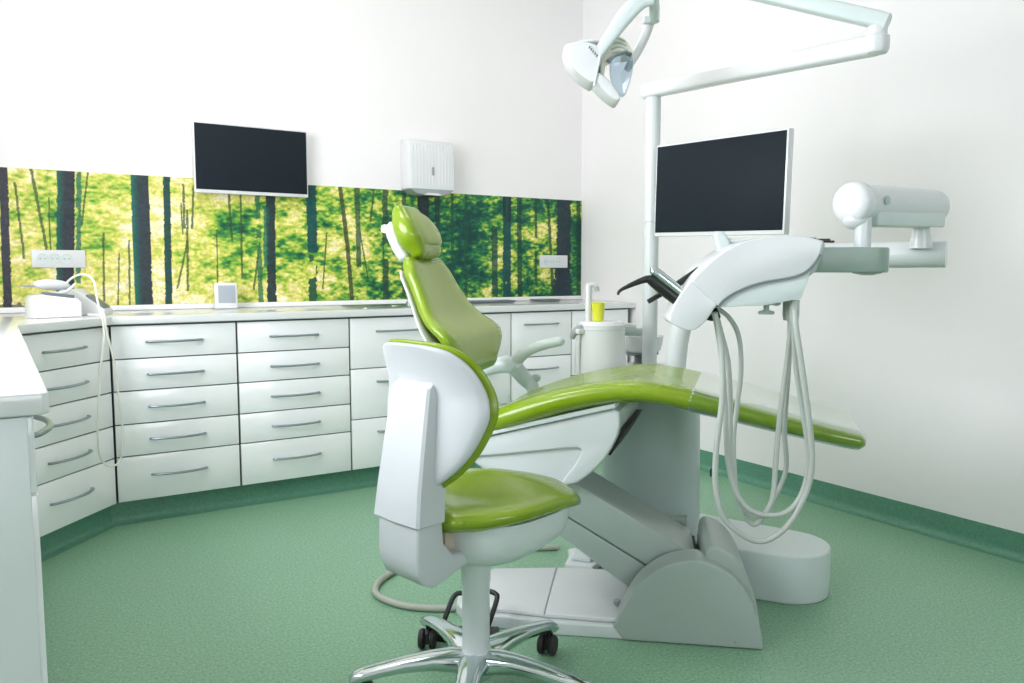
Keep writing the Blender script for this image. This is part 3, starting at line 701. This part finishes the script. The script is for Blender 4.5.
st = [(hc+hd*v-hn*0.054, (0, 1, 0), hn, hw, 0.026, 0.02) for v, hw in [(-0.06, 0.080), (-0.03, 0.100), (0.02, 0.100), (0.045, 0.078)]]
b.pad(st, ex=3, rnd=0.014, n=36); b.build('headrest_shell', M['white'], ch, 60)
for q in (-0.05, 0.05): MB().lathe([(0.014, -0.02), (0.014, 0.02)], c=tuple(hc+hd*0.046-hn*0.060+Vector((0, q, 0))), axis='Y', seg=16).build('headrest_knob', M['white'], ch)
b = MB(); b.tube([hc-hn*0.06-hd*0.06, hc-hn*0.055-hd*0.10, Vector((-0.505, 0, 1.07)), Vector((-0.48, 0, 1.0))], 0.016, 10, 5, flat=1.0); b.build('headrest_bracket', M['grey'], ch)
# armrest on the far side
b = MB()
b.tube([(-0.49, 0.30, 0.650), (-0.42, 0.30, 0.678), (-0.34, 0.30, 0.708), (-0.28, 0.30, 0.718), (-0.240, 0.30, 0.70)], [0.022, 0.025, 0.028, 0.033, 0.028], 16, 6)
b.tube([(-0.262, 0.30, 0.70), (-0.245, 0.30, 0.738), (-0.205, 0.30, 0.770), (-0.15, 0.30, 0.793), (-0.088, 0.30, 0.808)], [0.026, 0.024, 0.019, 0.018, 0.017], 16, 6)
b.ell((-0.088, 0.30, 0.808), (0.018, 0.018, 0.017)); b.ell((-0.49, 0.30, 0.650), (0.018, 0.018, 0.018)); b.build('armrest', M['plastic2'], ch, 60)
b = MB(); b.tube([(-0.262, 0.30, 0.715), (-0.22, 0.295, 0.672), (-0.185, 0.285, 0.640), (-0.16, 0.24, 0.59)], [0.030, 0.028, 0.024, 0.022], 16, 6); b.lathe([(0.015, -0.012), (0.015, 0.012)], c=(-0.175, 0.30, 0.672), axis='Y', seg=16)
b.build('armrest_pivot', M['sage'], ch, 60)

# ---------------------------------------------------------------- floor hose, foot control
hz = 0.0115
b = MB(); b.tube([(1.16, 2.09, hz+0.012), (1.10, 2.118, hz), (1.045, 2.152, hz), (0.985, 2.215, hz), (0.950, 2.30, hz), (0.955, 2.375, hz), (1.01, 2.45, hz), (1.12, 2.51, hz), (1.277, 2.535, hz), (1.48, 2.49, hz), (1.70, 2.385, hz)], 0.0112, 12, 8)
h_ = b.build('floor_hose', M['floorhose']); tag(h_, 'grey hose lying in a loop on the floor behind the stool', 'hose')
t = thing('foot_control', 'white foot pedal on the floor behind the lift arm of the dental chair', 'foot pedal', (1.70, 2.22, 0), radians(-50))
b = MB(); b.prism([(-0.05, -0.09), (0.05, -0.09), (0.07, 0.0), (0.05, 0.09), (-0.03, 0.10), (-0.075, 0.06), (-0.055, 0.0)], 0, 0.028, (0, 1, 2), bev=0.006); b.build('pedal_body', M['white'], t)
b = MB(); b.prism([(-0.035, -0.06), (0.035, -0.06), (0.05, 0.0), (0.035, 0.06), (-0.03, 0.065)], 0.0285, 0.042, (0, 1, 2), bev=0.005); b.build('pedal_plate', M['plastic2'], t)
t = thing('foot_switch', 'black bent foot bail at the left end of the chair base, behind the stool column', 'foot switch', (1.072, 1.945, 0), radians(-35))
b = MB(); b.prism([(-0.10, -0.045), (0.10, -0.045), (0.085, 0.02), (-0.085, 0.02)], 0, 0.022, (0, 1, 2), bev=0.006); b.build('switch_base', M['black'], t)
b = MB(); b.tube([(-0.085, -0.035, 0.015), (-0.066, -0.01, 0.065), (-0.046, 0.012, 0.112), (-0.02, 0.02, 0.120), (0.05, 0.02, 0.126), (0.076, 0.012, 0.122), (0.080, 0.0, 0.108), (0.055, -0.025, 0.035)], 0.0075, 10, 4); b.build('bail', M['black'], t)

# ---------------------------------------------------------------- treatment unit: floor box, column, cuspidor
un = thing('dental_unit', 'white dental unit column with spittoon and oval floor box behind the chair', 'dental unit', (1.93, 2.13, 0))
def L_(x, y): return (x-1.93, y-2.13)
def stadium(a, ra, c, rc, n=16):
    d = Vector(c)-Vector(a); az = atan2(d.y, d.x); o = []
    for k in range(n+1):
        q = az+pi/2+pi*k/n; o.append((a[0]+ra*cos(q), a[1]+ra*sin(q)))
    for k in range(n+1):
        q = az-pi/2+pi*k/n; o.append((c[0]+rc*cos(q), c[1]+rc*sin(q)))
    return o
b = MB(); b.prism(stadium(L_(1.92, 2.10), 0.175, L_(2.135, 1.69), 0.142), 0, 0.158, (0, 1, 2), bev=0.008); b.build('floor_box', M['plastic2'], un, 30)
rings = []
for z, k in ((0.159, 1.0), (0.30, 0.995), (0.64, 0.965), (0.655, 0.94)):
    rings.append([(0.176*k*(abs(cos(a))**0.8)*(1 if cos(a) >= 0 else -1), 0.165*k*(abs(sin(a))**0.8)*(1 if sin(a) >= 0 else -1), z) for a in [2*pi*j/48 for j in range(48)]])
Rz = Matrix.Rotation(radians(-38), 3, 'Z'); rings = [[Rz @ Vector(p) for p in r] for r in rings]
b = MB(); b.loft(rings); b.build('column', M['column'], un, 50)
b = MB(); b.prism(stadium(L_(1.80, 2.23), 0.10, L_(2.05, 2.30), 0.12), 0.656, 0.695, (0, 1, 2), bev=0.010); b.build('top_platform', M['plastic'], un, 30)
b = MB(); b.box(L_(2.078, 1.975)+(0.34,), (0.006, 0.012, 0.03), 0.002, rz=radians(-38)); b.build('socket_tab', M['black'], un)
# cuspidor body
c = L_(1.783, 2.243)
b = MB(); b.lathe([(0.094, 0.690), (0.092, 0.76), (0.087, 0.850), (0.087, 0.866), (0.082, 0.872), (0.076, 0.878)], c=c+(0,), seg=40); b.build('cuspidor_body', M['white'], un, 30)
b = MB(); b.lathe([(0.0885, 0.850), (0.089, 0.852), (0.0885, 0.854)], c=c+(0,), seg=40); b.build('seam_ring', M['plastic2'], un)
b = MB(); q = L_(1.751, 2.274); b.lathe([(0.0125, 0.87), (0.0115, 1.005), (0.006, 1.014)], c=q+(0,), seg=16); b.tube([q+(1.0,), (q[0]+0.012, q[1]-0.006, 1.010), (q[0]+0.028, q[1]-0.012, 1.004)], 0.009, 10, 4); b.build('cup_filler', M['white'], un)
b = MB(); b.tube([(q[0]+0.026, q[1]-0.011, 1.002), (q[0]+0.030, q[1]-0.013, 0.986)], 0.009, 12, 0); b.build('filler_nozzle', M['sage'], un)
# spittoon
c = L_(2.095, 2.372)
b = MB(); b.lathe([(0.060, 0.737), (0.073, 0.748), (0.080, 0.775), (0.083, 0.803), (0.079, 0.803), (0.072, 0.775), (0.045, 0.752), (0.01, 0.748)], c=c+(0,), seg=36); b.build('spittoon_bowl', M['white'], un, 60)
b = MB(); b.lathe([(0.060, 0.727), (0.066, 0.730), (0.066, 0.737), (0.060, 0.739)], c=c+(0,), seg=30); b.lathe([(0.030, 0.69), (0.030, 0.735)], c=c+(0,), seg=20); b.build('bowl_base', M['gasket'], un)
b = MB(); b.tube([(c[0]-0.25, c[1]-0.09, 0.840), (c[0]-0.15, c[1]-0.04, 0.832), (c[0]-0.06, c[1]-0.01, 0.822), (c[0], c[1], 0.815)], 0.018, 12, 5); b.build('bowl_rinser', M['sage'], un)
b = MB(); b.tube([(c[0]-0.25, c[1]-0.09, 0.860), (c[0]-0.15, c[1]-0.04, 0.853), (c[0]-0.05, c[1]-0.01, 0.842)], 0.011, 12, 5); b.build('rinser_cover', M['white'], un)
# suction holder
b = MB(); b.tube([(-0.262, 0.128, 0.818), (-0.257, 0.124, 0.838), (-0.242, 0.117, 0.853), (-0.215, 0.11, 0.856)], [0.008, 0.012, 0.014, 0.014], 12, 5); b.build('suction_holder', M['grey'], un)
b = MB()
for k, (dx, dy) in enumerate(((0, 0), (0.018, -0.012))): b.tube([(-0.244+dx, 0.112+dy, 0.835), (-0.246+dx, 0.113+dy, 0.77), (-0.240+dx, 0.112+dy, 0.69), (-0.20+dx, 0.105+dy, 0.66)], 0.006, 10, 5)
b.build('suction_hose', M['white'], un)
b = MB(); b.box((-0.235, 0.108, 0.845), (0.05, 0.03, 0.02), 0.006); b.box((-0.20, 0.105, 0.835), (0.05, 0.03, 0.03), 0.006); b.build('holder_bracket', M['white'], un)
# carrier pole with lamp
px, py = L_(2.045, 2.272)
b = MB(); b.lathe([(0.0285, 0.69), (0.0285, 1.237), (0.0265, 1.239), (0.0265, 1.241), (0.0285, 1.243), (0.0285, 1.70), (0.024, 1.70)], c=(px, py, 0), seg=24); b.build('pole', M['plastic'], un)
# yellow cup
t = thing('drinking_cup', 'yellow plastic cup on top of the white cuspidor', 'cup', (1.775, 2.247, 0.8785))
b = MB(); b.lathe([(0.0195, 0), (0.0215, 0.03), (0.0245, 0.063), (0.0265, 0.064), (0.0265, 0.067), (0.0235, 0.067), (0.019, 0.006), (0.002, 0.005)], seg=30); b.build('cup', M['yellow'], t)

# monitor on the pole
t = monitor('unit_monitor', 'flat monitor with dark screen mounted on the pole of the dental unit', (2.033, 1.944, 1.179), radians(-84.6), 0.548, 0.330, 0.007, 0.014, tilt=radians(1.2))
b = MB(); b.box((-0.12, 0.055, 0.18), (0.24, 0.018, 0.05), 0.004); b.lathe([(0.040, 0.13), (0.040, 0.22)], c=(-0.300, 0.030, 0), seg=24) if False else None
b.tube([(-0.22, 0.055, 0.18), (-0.265, 0.052, 0.18), (-0.285, 0.045, 0.18)], 0.014, 10, 4); b.build('monitor_arm', M['plastic2'], t)

# ---------------------------------------------------------------- delivery arm and instrument head
DAZ = -36.0; DO = (1.597, 1.366)
da = thing('instrument_table', 'white delivery head with looping grey hoses on a jointed arm over the footrest', 'dental instrument table', (DO[0], DO[1], 0.9), radians(DAZ))
def dl(x, y, z):
    c = radians(DAZ); x -= DO[0]; y -= DO[1]; return (x*cos(c)+y*sin(c), -x*sin(c)+y*cos(c), z-0.9)
def dz(L): return [(a, z-0.9) for a, z in L]
seam = cr2([(-0.122, 0.974), (-0.100, 0.996), (-0.059, 1.018), (-0.014, 1.032), (0.047, 1.043), (0.078, 1.054), (0.100, 1.074), (0.115, 1.100)], 4)
top = cr2([(0.122, 1.130), (0.081, 1.141), (0.038, 1.145), (-0.006, 1.142), (-0.072, 1.127), (-0.116, 1.103), (-0.144, 1.081), (-0.178, 1.048)], 4)
b = MB(); b.prism(dz(seam+top+[(-0.188, 1.032), (-0.15, 0.998)]), -0.105, 0.105, (0, 2, 1), bev=0.014, seg=4); b.build('head_cover', M['white'], da, 30)
b = MB(); b.prism(dz(cr2([(-0.172, 1.054), (-0.190, 1.032), (-0.225, 0.980), (-0.236, 0.936), (-0.186, 0.914), (-0.152, 0.936), (-0.128, 0.972), (-0.114, 0.988)], 4)), -0.100, 0.045, (0, 2, 1), bev=0.012); hd_ = b.build('instrument_holder', M['white'], da, 30)
b = MB(); sl = [(-0.186, 1.030), (-0.150, 0.998), (-0.120, 0.978)]; b.prism(dz(sl+[(x+0.0015, z+0.002) for x, z in sl[::-1]]), -0.1005, 0.0455, (0, 2, 1)); b.build('holder_seam', M['plastic2'], hd_)
lowp = seam[:-3]+[(0.094, 1.060), (0.088, 1.037), (0.075, 0.997), (-0.018, 0.979), (-0.106, 0.976)]
b = MB(); b.prism(dz([(x, z-0.004) for x, z in lowp]), -0.098, 0.098, (0, 2, 1), bev=0.006); b.build('head_base', M['plastic2'], da, 30)
gk = dz(seam+[(x+0.002, z-0.0045) for x, z in seam[::-1]]); b = MB(); b.prism(gk, -0.103, 0.103, (0, 2, 1)); b.build('seam_strip', M['gasket'], da)
b = MB(); b.prism(dz([(0.100, 1.074), (0.124, 1.128), (0.130, 1.120), (0.112, 1.060), (0.094, 1.045)]), -0.09, 0.09, (0, 2, 1), bev=0.003); b.build('end_gasket', M['sage'], da)
b = MB(); b.lathe([(0.018, 0.052), (0.020, 0.056), (0.018, 0.060), (0.007, 0.062), (0.007, 0.074), (0.028, 0.076), (0.028, 0.080)], c=(0.005, -0.05, 0), seg=20)
b.tube([(-0.095, -0.07, 0.0755), (-0.05, -0.07, 0.077), (0.03, -0.05, 0.080)], 0.003, 8, 3); b.ell((-0.09, -0.07, 0.0755), (0.010, 0.006, 0.004)); b.ell((0.028, -0.05, 0.079), (0.012, 0.012, 0.006)); b.build('underside_knob', M['sage'], da)
b = MB(); b.prism(dz([(-0.113, 1.150), (-0.106, 1.160), (-0.092, 1.160), (-0.080, 1.150), (-0.070, 1.130), (-0.060, 1.095), (-0.095, 1.085)]), 0.02, 0.062, (0, 2, 1), bev=0.008)
b.tube([(-0.085, 0.04, 0.235), (-0.06, 0.03, 0.236), (-0.03, 0.02, 0.238)], [0.010, 0.006, 0.003], 10, 3); b.build('steering_handle', M['plastic2'], da)
b = MB(); b.tube([(0.09, 0.0, 0.243), (0.135, 0.0, 0.239)], 0.003, 8, 0); b.box((0.152, 0, 0.2345), (0.032, 0.02, 0.010), 0.003); b.box((0.172, 0, 0.232), (0.014, 0.012, 0.006), 0.002); b.build('cover_clip', M['black'], da)
# hose sockets and hoses
b = MB(); b.tube([(-0.150, -0.05, 0.052), (-0.128, -0.05, 0.050), (-0.112, -0.05, 0.056)], [0.010, 0.016, 0.014], 12, 3); b.build('hose_clamp', M['black'], da)
b = MB()
for q in (-0.075, -0.045, -0.015): b.lathe([(0.0095, 0.035), (0.012, 0.05), (0.012, 0.088)], c=(0.066, q, 0.0), seg=16)
b.build('hose_socket', M['hose'], da)
HS = [(-0.085, [(-0.128, 0.957), (-0.116, 0.92), (-0.105, 0.856), (-0.103, 0.745), (-0.117, 0.612), (-0.115, 0.509), (-0.086, 0.435), (-0.008, 0.386), (0.06, 0.418), (0.107, 0.503), (0.119, 0.586), (0.106, 0.688), (0.080, 0.838), (0.066, 0.92), (0.064, 0.965)], 0.0074),
      (-0.045, [(-0.118, 0.957), (-0.100, 0.90), (-0.082, 0.832), (-0.075, 0.729), (-0.072, 0.593), (-0.049, 0.478), (0.0, 0.44), (0.034, 0.48), (0.043, 0.575), (0.050, 0.69), (0.062, 0.833), (0.066, 0.92), (0.066, 0.965)], 0.0068),
      (-0.012, [(-0.108, 0.965), (-0.075, 0.94), (-0.050, 0.893), (-0.043, 0.809), (-0.053, 0.714), (-0.061, 0.618), (-0.045, 0.472), (-0.002, 0.405), (0.040, 0.455), (0.078, 0.546), (0.070, 0.661), (0.073, 0.83), (0.070, 0.965)], 0.0062),
      (-0.066, [(-0.124, 0.957), (-0.110, 0.89), (-0.098, 0.815), (-0.091, 0.714), (-0.080, 0.563), (-0.036, 0.470), (0.044, 0.452), (0.096, 0.494), (0.118, 0.581), (0.105, 0.684), (0.079, 0.816), (0.068, 0.90), (0.064, 0.965)], 0.0064)]
for q, L, r in HS:
    b = MB(); b.tube([(a, q+0.012*sin(i*0.9), z-0.9) for i, (a, z) in enumerate(L)], r, 12, 8); b.build('instrument_hose', M['hose'], da, 60)
# carrying arm
b = MB(); b.prism(stadium(dl(1.705, 1.280, 0)[:2], 0.044, dl(1.815, 1.212, 0)[:2], 0.046), 1.055-0.9, 1.117-0.9, (0, 1, 2), bev=0.004); b.lathe([(0.012, 0.148), (0.034, 0.153), (0.036, 0.156)], c=dl(1.81, 1.212, 0.9), seg=24); b.build('arm_link', M['link'], da, 30)
b = MB(); b.lathe([(0.020, 1.117), (0.020, 1.19)], c=dl(1.806, 1.225, 0), seg=24); b.build('arm_post', M['plastic'], da)
A = Vector(dl(1.800, 1.245, 1.228)); Bv = Vector(dl(2.160, 1.250, 1.234)); dv = (Bv-A).normalized()
Rr = dv.to_track_quat('X', 'Z').to_matrix()
Lh = (Bv-A).length
b = MB(); b.lathe([(0.002, -0.034), (0.030, -0.033), (0.045, -0.029), (0.0515, -0.020), (0.0535, -0.008), (0.0535, 0.004), (0.050, 0.008)], c=A, axis='X', rot=Rr, seg=32); b.ell(A+Vector((0.004, 0, -0.040)), (0.036, 0.036, 0.026)); b.build('arm_knuckle', M['white'], da, 50)
b = MB(); b.lathe([(0.049, 0.006), (0.0485, Lh*0.5), (0.046, Lh-0.008), (0.044, Lh-0.002), (0.038, Lh)], c=A, axis='X', rot=Rr, seg=32); b.build('spring_arm', M['plastic'], da, 50)
b = MB(); b.box(A+dv*(Lh*0.5+0.012)+Vector((0, -0.006, -0.036)), (Lh-0.05, 0.076, 0.042), 0.006, rot=Rr); b.build('arm_belly', M['plastic2'], da)
b = MB(); b.lathe([(0.010, 0.0), (0.012, 0.004), (0.004, 0.006)], c=A+dv*0.055+Rr @ Vector((0, -0.0485, 0.006)), axis='Y', rot=Rr @ Matrix.Rotation(pi, 3, 'Z'), seg=16); b.build('arm_knob', M['sage'], da)
b = MB(); b.lathe([(0.029, 1.120), (0.029, 1.133), (0.020, 1.178), (0.022, 1.200)], c=dl(2.108, 1.253, 0), seg=24); b.build('arm_cone', M['white'], da)
b = MB(); b.tube([dl(*p) for p in [(2.168, 1.215, 1.104), (2.12, 1.33, 1.104), (2.06, 1.58, 1.104), (2.03, 1.80, 1.100), (2.008, 1.90, 1.07), (1.985, 1.975, 0.99), (1.968, 2.01, 0.90), (1.957, 2.03, 0.80), (1.953, 2.04, 0.66)]], 0.0365, 24, 6); b.build('swivel_tube', M['plastic'], da, 60)

# instruments held by the head
t = thing('air_water_syringe', 'black handpiece with chrome top and thin bent nozzle in the delivery head', 'dental handpiece', tuple(Vector((1.383, 1.436, 0.987))), 0)
p0 = Vector((0, 0, 0)); p1 = Vector((1.329-1.383, 1.475-1.436, 1.039-0.987)); ax = (p1-p0).normalized()
b = MB(); b.tube([p0-ax*0.02, p0+ax*0.03, p1-ax*0.01, p1+ax*0.006], [0.015, 0.016, 0.015, 0.012], 14, 4); b.tube([p1-ax*0.004, p1+ax*0.004+Vector((-0.012, 0.006, -0.004)), Vector((1.267-1.383, 1.511-1.436, 1.014-0.987)), Vector((1.258-1.383, 1.516-1.436, 1.000-0.987))], [0.012, 0.0085, 0.0042, 0.003], 12, 5); b.build('body', M['black'], t, 50)
off = Vector((0.010, -0.006, 0.015))
b = MB(); b.tube([p0+off+ax*0.0, p0+off+ax*0.04, p1+off+ax*0.004, p1+off*0.8+ax*0.014], [0.014, 0.014, 0.013, 0.007], 12, 4); b.build('chrome_grip', M['chrome'], t, 50)
t = thing('suction_handpiece', 'thin straight black handpiece crossing behind the bent one in the delivery head', 'dental handpiece', (1.354, 1.513, 0.981))
b = MB(); b.tube([(0, 0, 0), (0.045, -0.025, 0.03), (0.09, -0.048, 0.062), (0.115, -0.062, 0.080)], [0.006, 0.0075, 0.009, 0.010], 12, 4); b.build('body', M['black'], t, 50)

# ---------------------------------------------------------------- operating lamp on the pole
ol = thing('operating_lamp', 'white dental operating lamp hanging from a two part arm above the chair', 'dental lamp', (2.045, 2.272, 1.70))
def ll(x, y, z): return (x-2.045, y-2.272, z-1.70)
def rbox_tube(pts, w, h, name, m, e=4.0):
    P = [Vector(ll(*p)) for p in pts]; rings = []
    for i, p in enumerate(P):
        tt = (P[min(i+1, len(P)-1)]-P[max(i-1, 0)]).normalized(); sd = tt.cross(Vector((0, 0, 1))).normalized(); up = sd.cross(tt)
        ring = []
        for k in range(24):
            a = 2*pi*k/24; ring.append(p+sd*w/2*abs(cos(a))**(2/e)*(1 if cos(a) >= 0 else -1)+up*h/2*abs(sin(a))**(2/e)*(1 if sin(a) >= 0 else -1))
        rings.append(ring)
    q = MB(); q.loft(rings); return q.build(name, m, ol, 40)
rbox_tube([(2.046, 2.312, 1.729), (2.045, 2.272, 1.729), (2.03, 1.80, 1.701), (2.02, 1.43, 1.677), (2.018, 1.36, 1.672)], 0.055, 0.054, 'lower_arm', M['white'])
b = MB(); b.lathe([(0.010, 1.645), (0.028, 1.650), (0.033, 1.66), (0.033, 1.70), (0.029, 1.712), (0.029, 1.735)], c=ll(2.018, 1.350, 1.70), seg=24) if False else b.lathe([(0.010, -0.055), (0.028, -0.050), (0.033, -0.04), (0.033, -0.008), (0.026, -0.002), (0.026, 0.020)], c=ll(2.018, 1.350, 1.70), seg=24); b.build('arm_joint', M['white'], ol, 40)
rbox_tube([(2.029, 1.327, 1.726), (2.024, 1.338, 1.731), (2.018, 1.350, 1.738), (1.85, 1.68, 1.884), (1.735, 1.905, 1.990)], 0.05, 0.045, 'upper_arm', M['plastic2'])
b = MB(); b.tube([ll(1.722, 1.912, 2.0), ll(1.718, 1.910, 1.90), ll(1.714, 1.908, 1.835)], 0.0145, 14, 0); b.lathe([(0.012, -0.022), (0.019, -0.018), (0.019, 0.012), (0.014, 0.018)], c=ll(1.712, 1.908, 1.845), seg=20); b.box(ll(1.700, 1.916, 1.832), (0.035, 0.024, 0.022), 0.005, rz=radians(-32)); b.build('drop_tube', M['plastic2'], ol, 40)
# lamp head local frame: s to the right of the picture, q away, origin at the head
LO = Vector((1.560, 1.990, 1.700)); la = radians(-32); LA = Vector((cos(la), sin(la), 0)); LN = Vector((-sin(la), cos(la), 0))
def lp(s_, q, z): v = LO+LA*s_+LN*q+Vector((0, 0, z)); return tuple(v-Vector((2.045, 2.272, 1.70)))
PXM = 2.45/790
def lpx(x, y, q=0.0): return ((x-597)*PXM, (57-y)*PXM*1.0+0.013)
def lprism(poly, q0, q1, bev, name, m, par=None, seg=3):
    b_ = MB(); b_.prism([lpx(*p) for p in poly], q0, q1, (0, 2, 1), bev=bev, seg=seg)
    o = b_.build(name, m, par or ol, 30)
    if not par:
        v = LO-Vector((2.045, 2.272, 1.70)); o.location = v; o.rotation_euler = (0, 0, la)
    return o
hd2 = lprism(cr2([(562, 52), (565, 49), (578, 47), (591, 49), (597, 54), (598, 63), (595, 75), (592, 85), (584, 82), (574, 74), (566, 63), (562, 52)], 3)[:-1], -0.075, 0.055, 0.022, 'lamp_head', M['white'], seg=4)
lprism(cr2([(596, 76), (604, 82), (612, 91), (617, 100), (614, 103), (606, 98), (597, 90), (592, 84), (596, 76)], 3)[:-1], -0.080, 0.04, 0.008, 'lower_reflector', M['white'])
lprism(cr2([(599, 50), (604, 41), (612, 38), (622, 42), (628, 50), (629, 56), (612, 58), (604, 64), (602, 76), (598, 74), (599, 50)], 3)[:-1], -0.045, 0.05, 0.008, 'heat_sink', M['cream'])
rb = MB()
for k in range(4):
    x0, y0 = 605+k*1.5, 41.5+k*4.2; a = [lpx(x0, y0+2), lpx(x0+8, y0-0.5), lpx(x0+17, y0+3)]
    rb.tube([(p[0], -0.047, p[1]) for p in a], 0.0022, 8, 4)
o = rb.build('cooling_fin', M['sage'], ol); o.location = LO-Vector((2.045, 2.272, 1.70)); o.rotation_euler = (0, 0, la)
lprism(cr2([(607, 62), (613, 57), (622, 55), (628, 58), (630, 66), (628, 80), (624, 93), (620, 98), (614, 93), (609, 84), (607, 74), (607, 62)], 3)[:-1], -0.068, -0.040, 0.010, 'lens', M['lens'])
lprism([(605, 63), (613, 57), (622, 54.5), (628, 57), (628, 58.6), (622, 56.3), (613, 59), (606, 65)], -0.070, -0.036, 0.001, 'lens_rim', M['gasket'])
b = MB()
p = lpx(590, 40); b.ell((p[0], 0.02, p[1]), (0.045, 0.03, 0.007)); p = lpx(583, 45); b.ell((p[0], 0.0, p[1]), (0.032, 0.03, 0.006)); o = b.build('top_vent', M['plastic2'], ol); o.location = LO-Vector((2.045, 2.272, 1.70)); o.rotation_euler = (0, 0, la)
# small dark lettering on the head (illegible in the photograph)
b = MB()
for k in range(5):
    x, y = 586.3+k*1.8, 52.5+k*2.0; p = lpx(x, y); b.box((p[0], -0.0762, p[1]), (0.0036, 0.0015, 0.0075), 0, rot=Matrix.Rotation(radians(30), 3, 'Y'))
o = b.build('lettering', M['gasket'], hd2)
# yoke
b = MB(); P = [lpx(*p)[0:2] for p in [(646, 6), (634, 10), (620, 24), (608, 40), (598, 54), (594, 60)]]
b.tube([(p[0], -0.085+0.004*i, p[1]) for i, p in enumerate(P)], [0.012, 0.0125, 0.012, 0.010, 0.008, 0.007], 14, 6, flat=2.1); b.tube([lpx(646, 6)[:1]+(-0.085, lpx(646, 6)[1]), (lpx(650, 12)[0], -0.05, lpx(650, 12)[1]), (lpx(652, 16)[0], 0.0, lpx(652, 16)[1])], 0.016, 12, 4)
o = b.build('yoke', M['plastic2'], ol, 60); o.location = LO-Vector((2.045, 2.272, 1.70)); o.rotation_euler = (0, 0, la)
b = MB(); P = [lpx(*p) for p in [(650, 18), (648, 26), (641, 42), (633, 56), (628, 64)]]
b.tube([(p[0], 0.04+0.004*i, p[1]) for i, p in enumerate(P)], [0.010, 0.010, 0.009, 0.008, 0.006], 12, 6, flat=1.6); o = b.build('yoke', M['white'], ol, 60); o.location = LO-Vector((2.045, 2.272, 1.70)); o.rotation_euler = (0, 0, la)
b = MB(); b.tube([(lpx(597, 60)[0], -0.079, lpx(597, 60)[1]), (lpx(594, 74)[0], -0.081, lpx(594, 74)[1]), (lpx(591, 90)[0], -0.079, lpx(591, 90)[1])], 0.004, 8, 4); o = b.build('head_seam', M['plastic2'], ol); o.location = LO-Vector((2.045, 2.272, 1.70)); o.rotation_euler = (0, 0, la)

# ---------------------------------------------------------------- ceiling panels out of view, added as fill light
for i, (x, y) in enumerate(((0.70, 2.85), (2.15, 2.90))):
    lab = ['square ceiling light over the left worktop and stool', 'square ceiling light over the dental unit'][i]
    t = thing('ceiling_light', lab, 'ceiling light', (x, y, ZC-0.03), 0, 'square ceiling lights')
    b = MB(); b.loft([rr(0.30, 0.30, 0.01, 0.0), rr(0.30, 0.30, 0.01, 0.028), rr(0.28, 0.28, 0.01, 0.028), rr(0.28, 0.28, 0.01, 0.004)], cap=False); b.build('frame', M['white'], t)
    b = MB(); b.box((0, 0, 0.016), (0.556, 0.556, 0.012)); b.build('diffuser', emat('light_diffuser', (1.0, 0.95, 0.88), (16.5, 5.0)[i]), t)

# ---------------------------------------------------------------- daylight
wd = bpy.data.worlds.new('sky'); SC.world = wd; wd.use_nodes = True
bg = wd.node_tree.nodes['Background']; bg.inputs['Color'].default_value = (0.92, 0.97, 1.0, 1); bg.inputs['Strength'].default_value = 0.5
def area(name, loc, rot, sx, sy, power, col):
    l = bpy.data.lights.new(name, 'AREA'); l.shape = 'RECTANGLE'; l.size = sx; l.size_y = sy; l.energy = power; l.color = col
    o = bpy.data.objects.new(name, l); o.location = loc; o.rotation_euler = rot; COL.objects.link(o); return o
area('window_daylight', (XL-0.25, (W0+W1)/2, (WZ0+WZ1)/2), (0, radians(-90), 0), WZ1-WZ0, W1-W0, 135, (0.91, 0.94, 1.0))
area('window_daylight_front', ((F0+F1)/2, YF-0.25, (FZ0+FZ1)/2), (radians(90), 0, 0), F1-F0, FZ1-FZ0, 76, (0.91, 0.94, 1.0))

# ---------------------------------------------------------------- camera
FPX = 790.0
cam = bpy.data.cameras.new('camera'); co = bpy.data.objects.new('camera', cam); COL.objects.link(co)
cam.sensor_width = 36.0; cam.lens = FPX/1024*36.0; cam.clip_start = 0.05
co.location = (0, 0, 1.06)
pitch = math.atan(71/FPX); yaw = radians(32.07)
co.rotation_euler = (pi/2-pitch, 0, -yaw)
SC.camera = co
SC.view_settings.view_transform = 'Standard'; SC.view_settings.look = 'None'; SC.view_settings.gamma = 1.0; SC.view_settings.use_curve_mapping = False
SC.view_settings.exposure = -0.46
SC.cycles.use_denoising = True
SC.cycles.max_bounces = 10; SC.cycles.diffuse_bounces = 6
SC.cycles.sample_clamp_indirect = 6
bpy.context.view_layer.update()
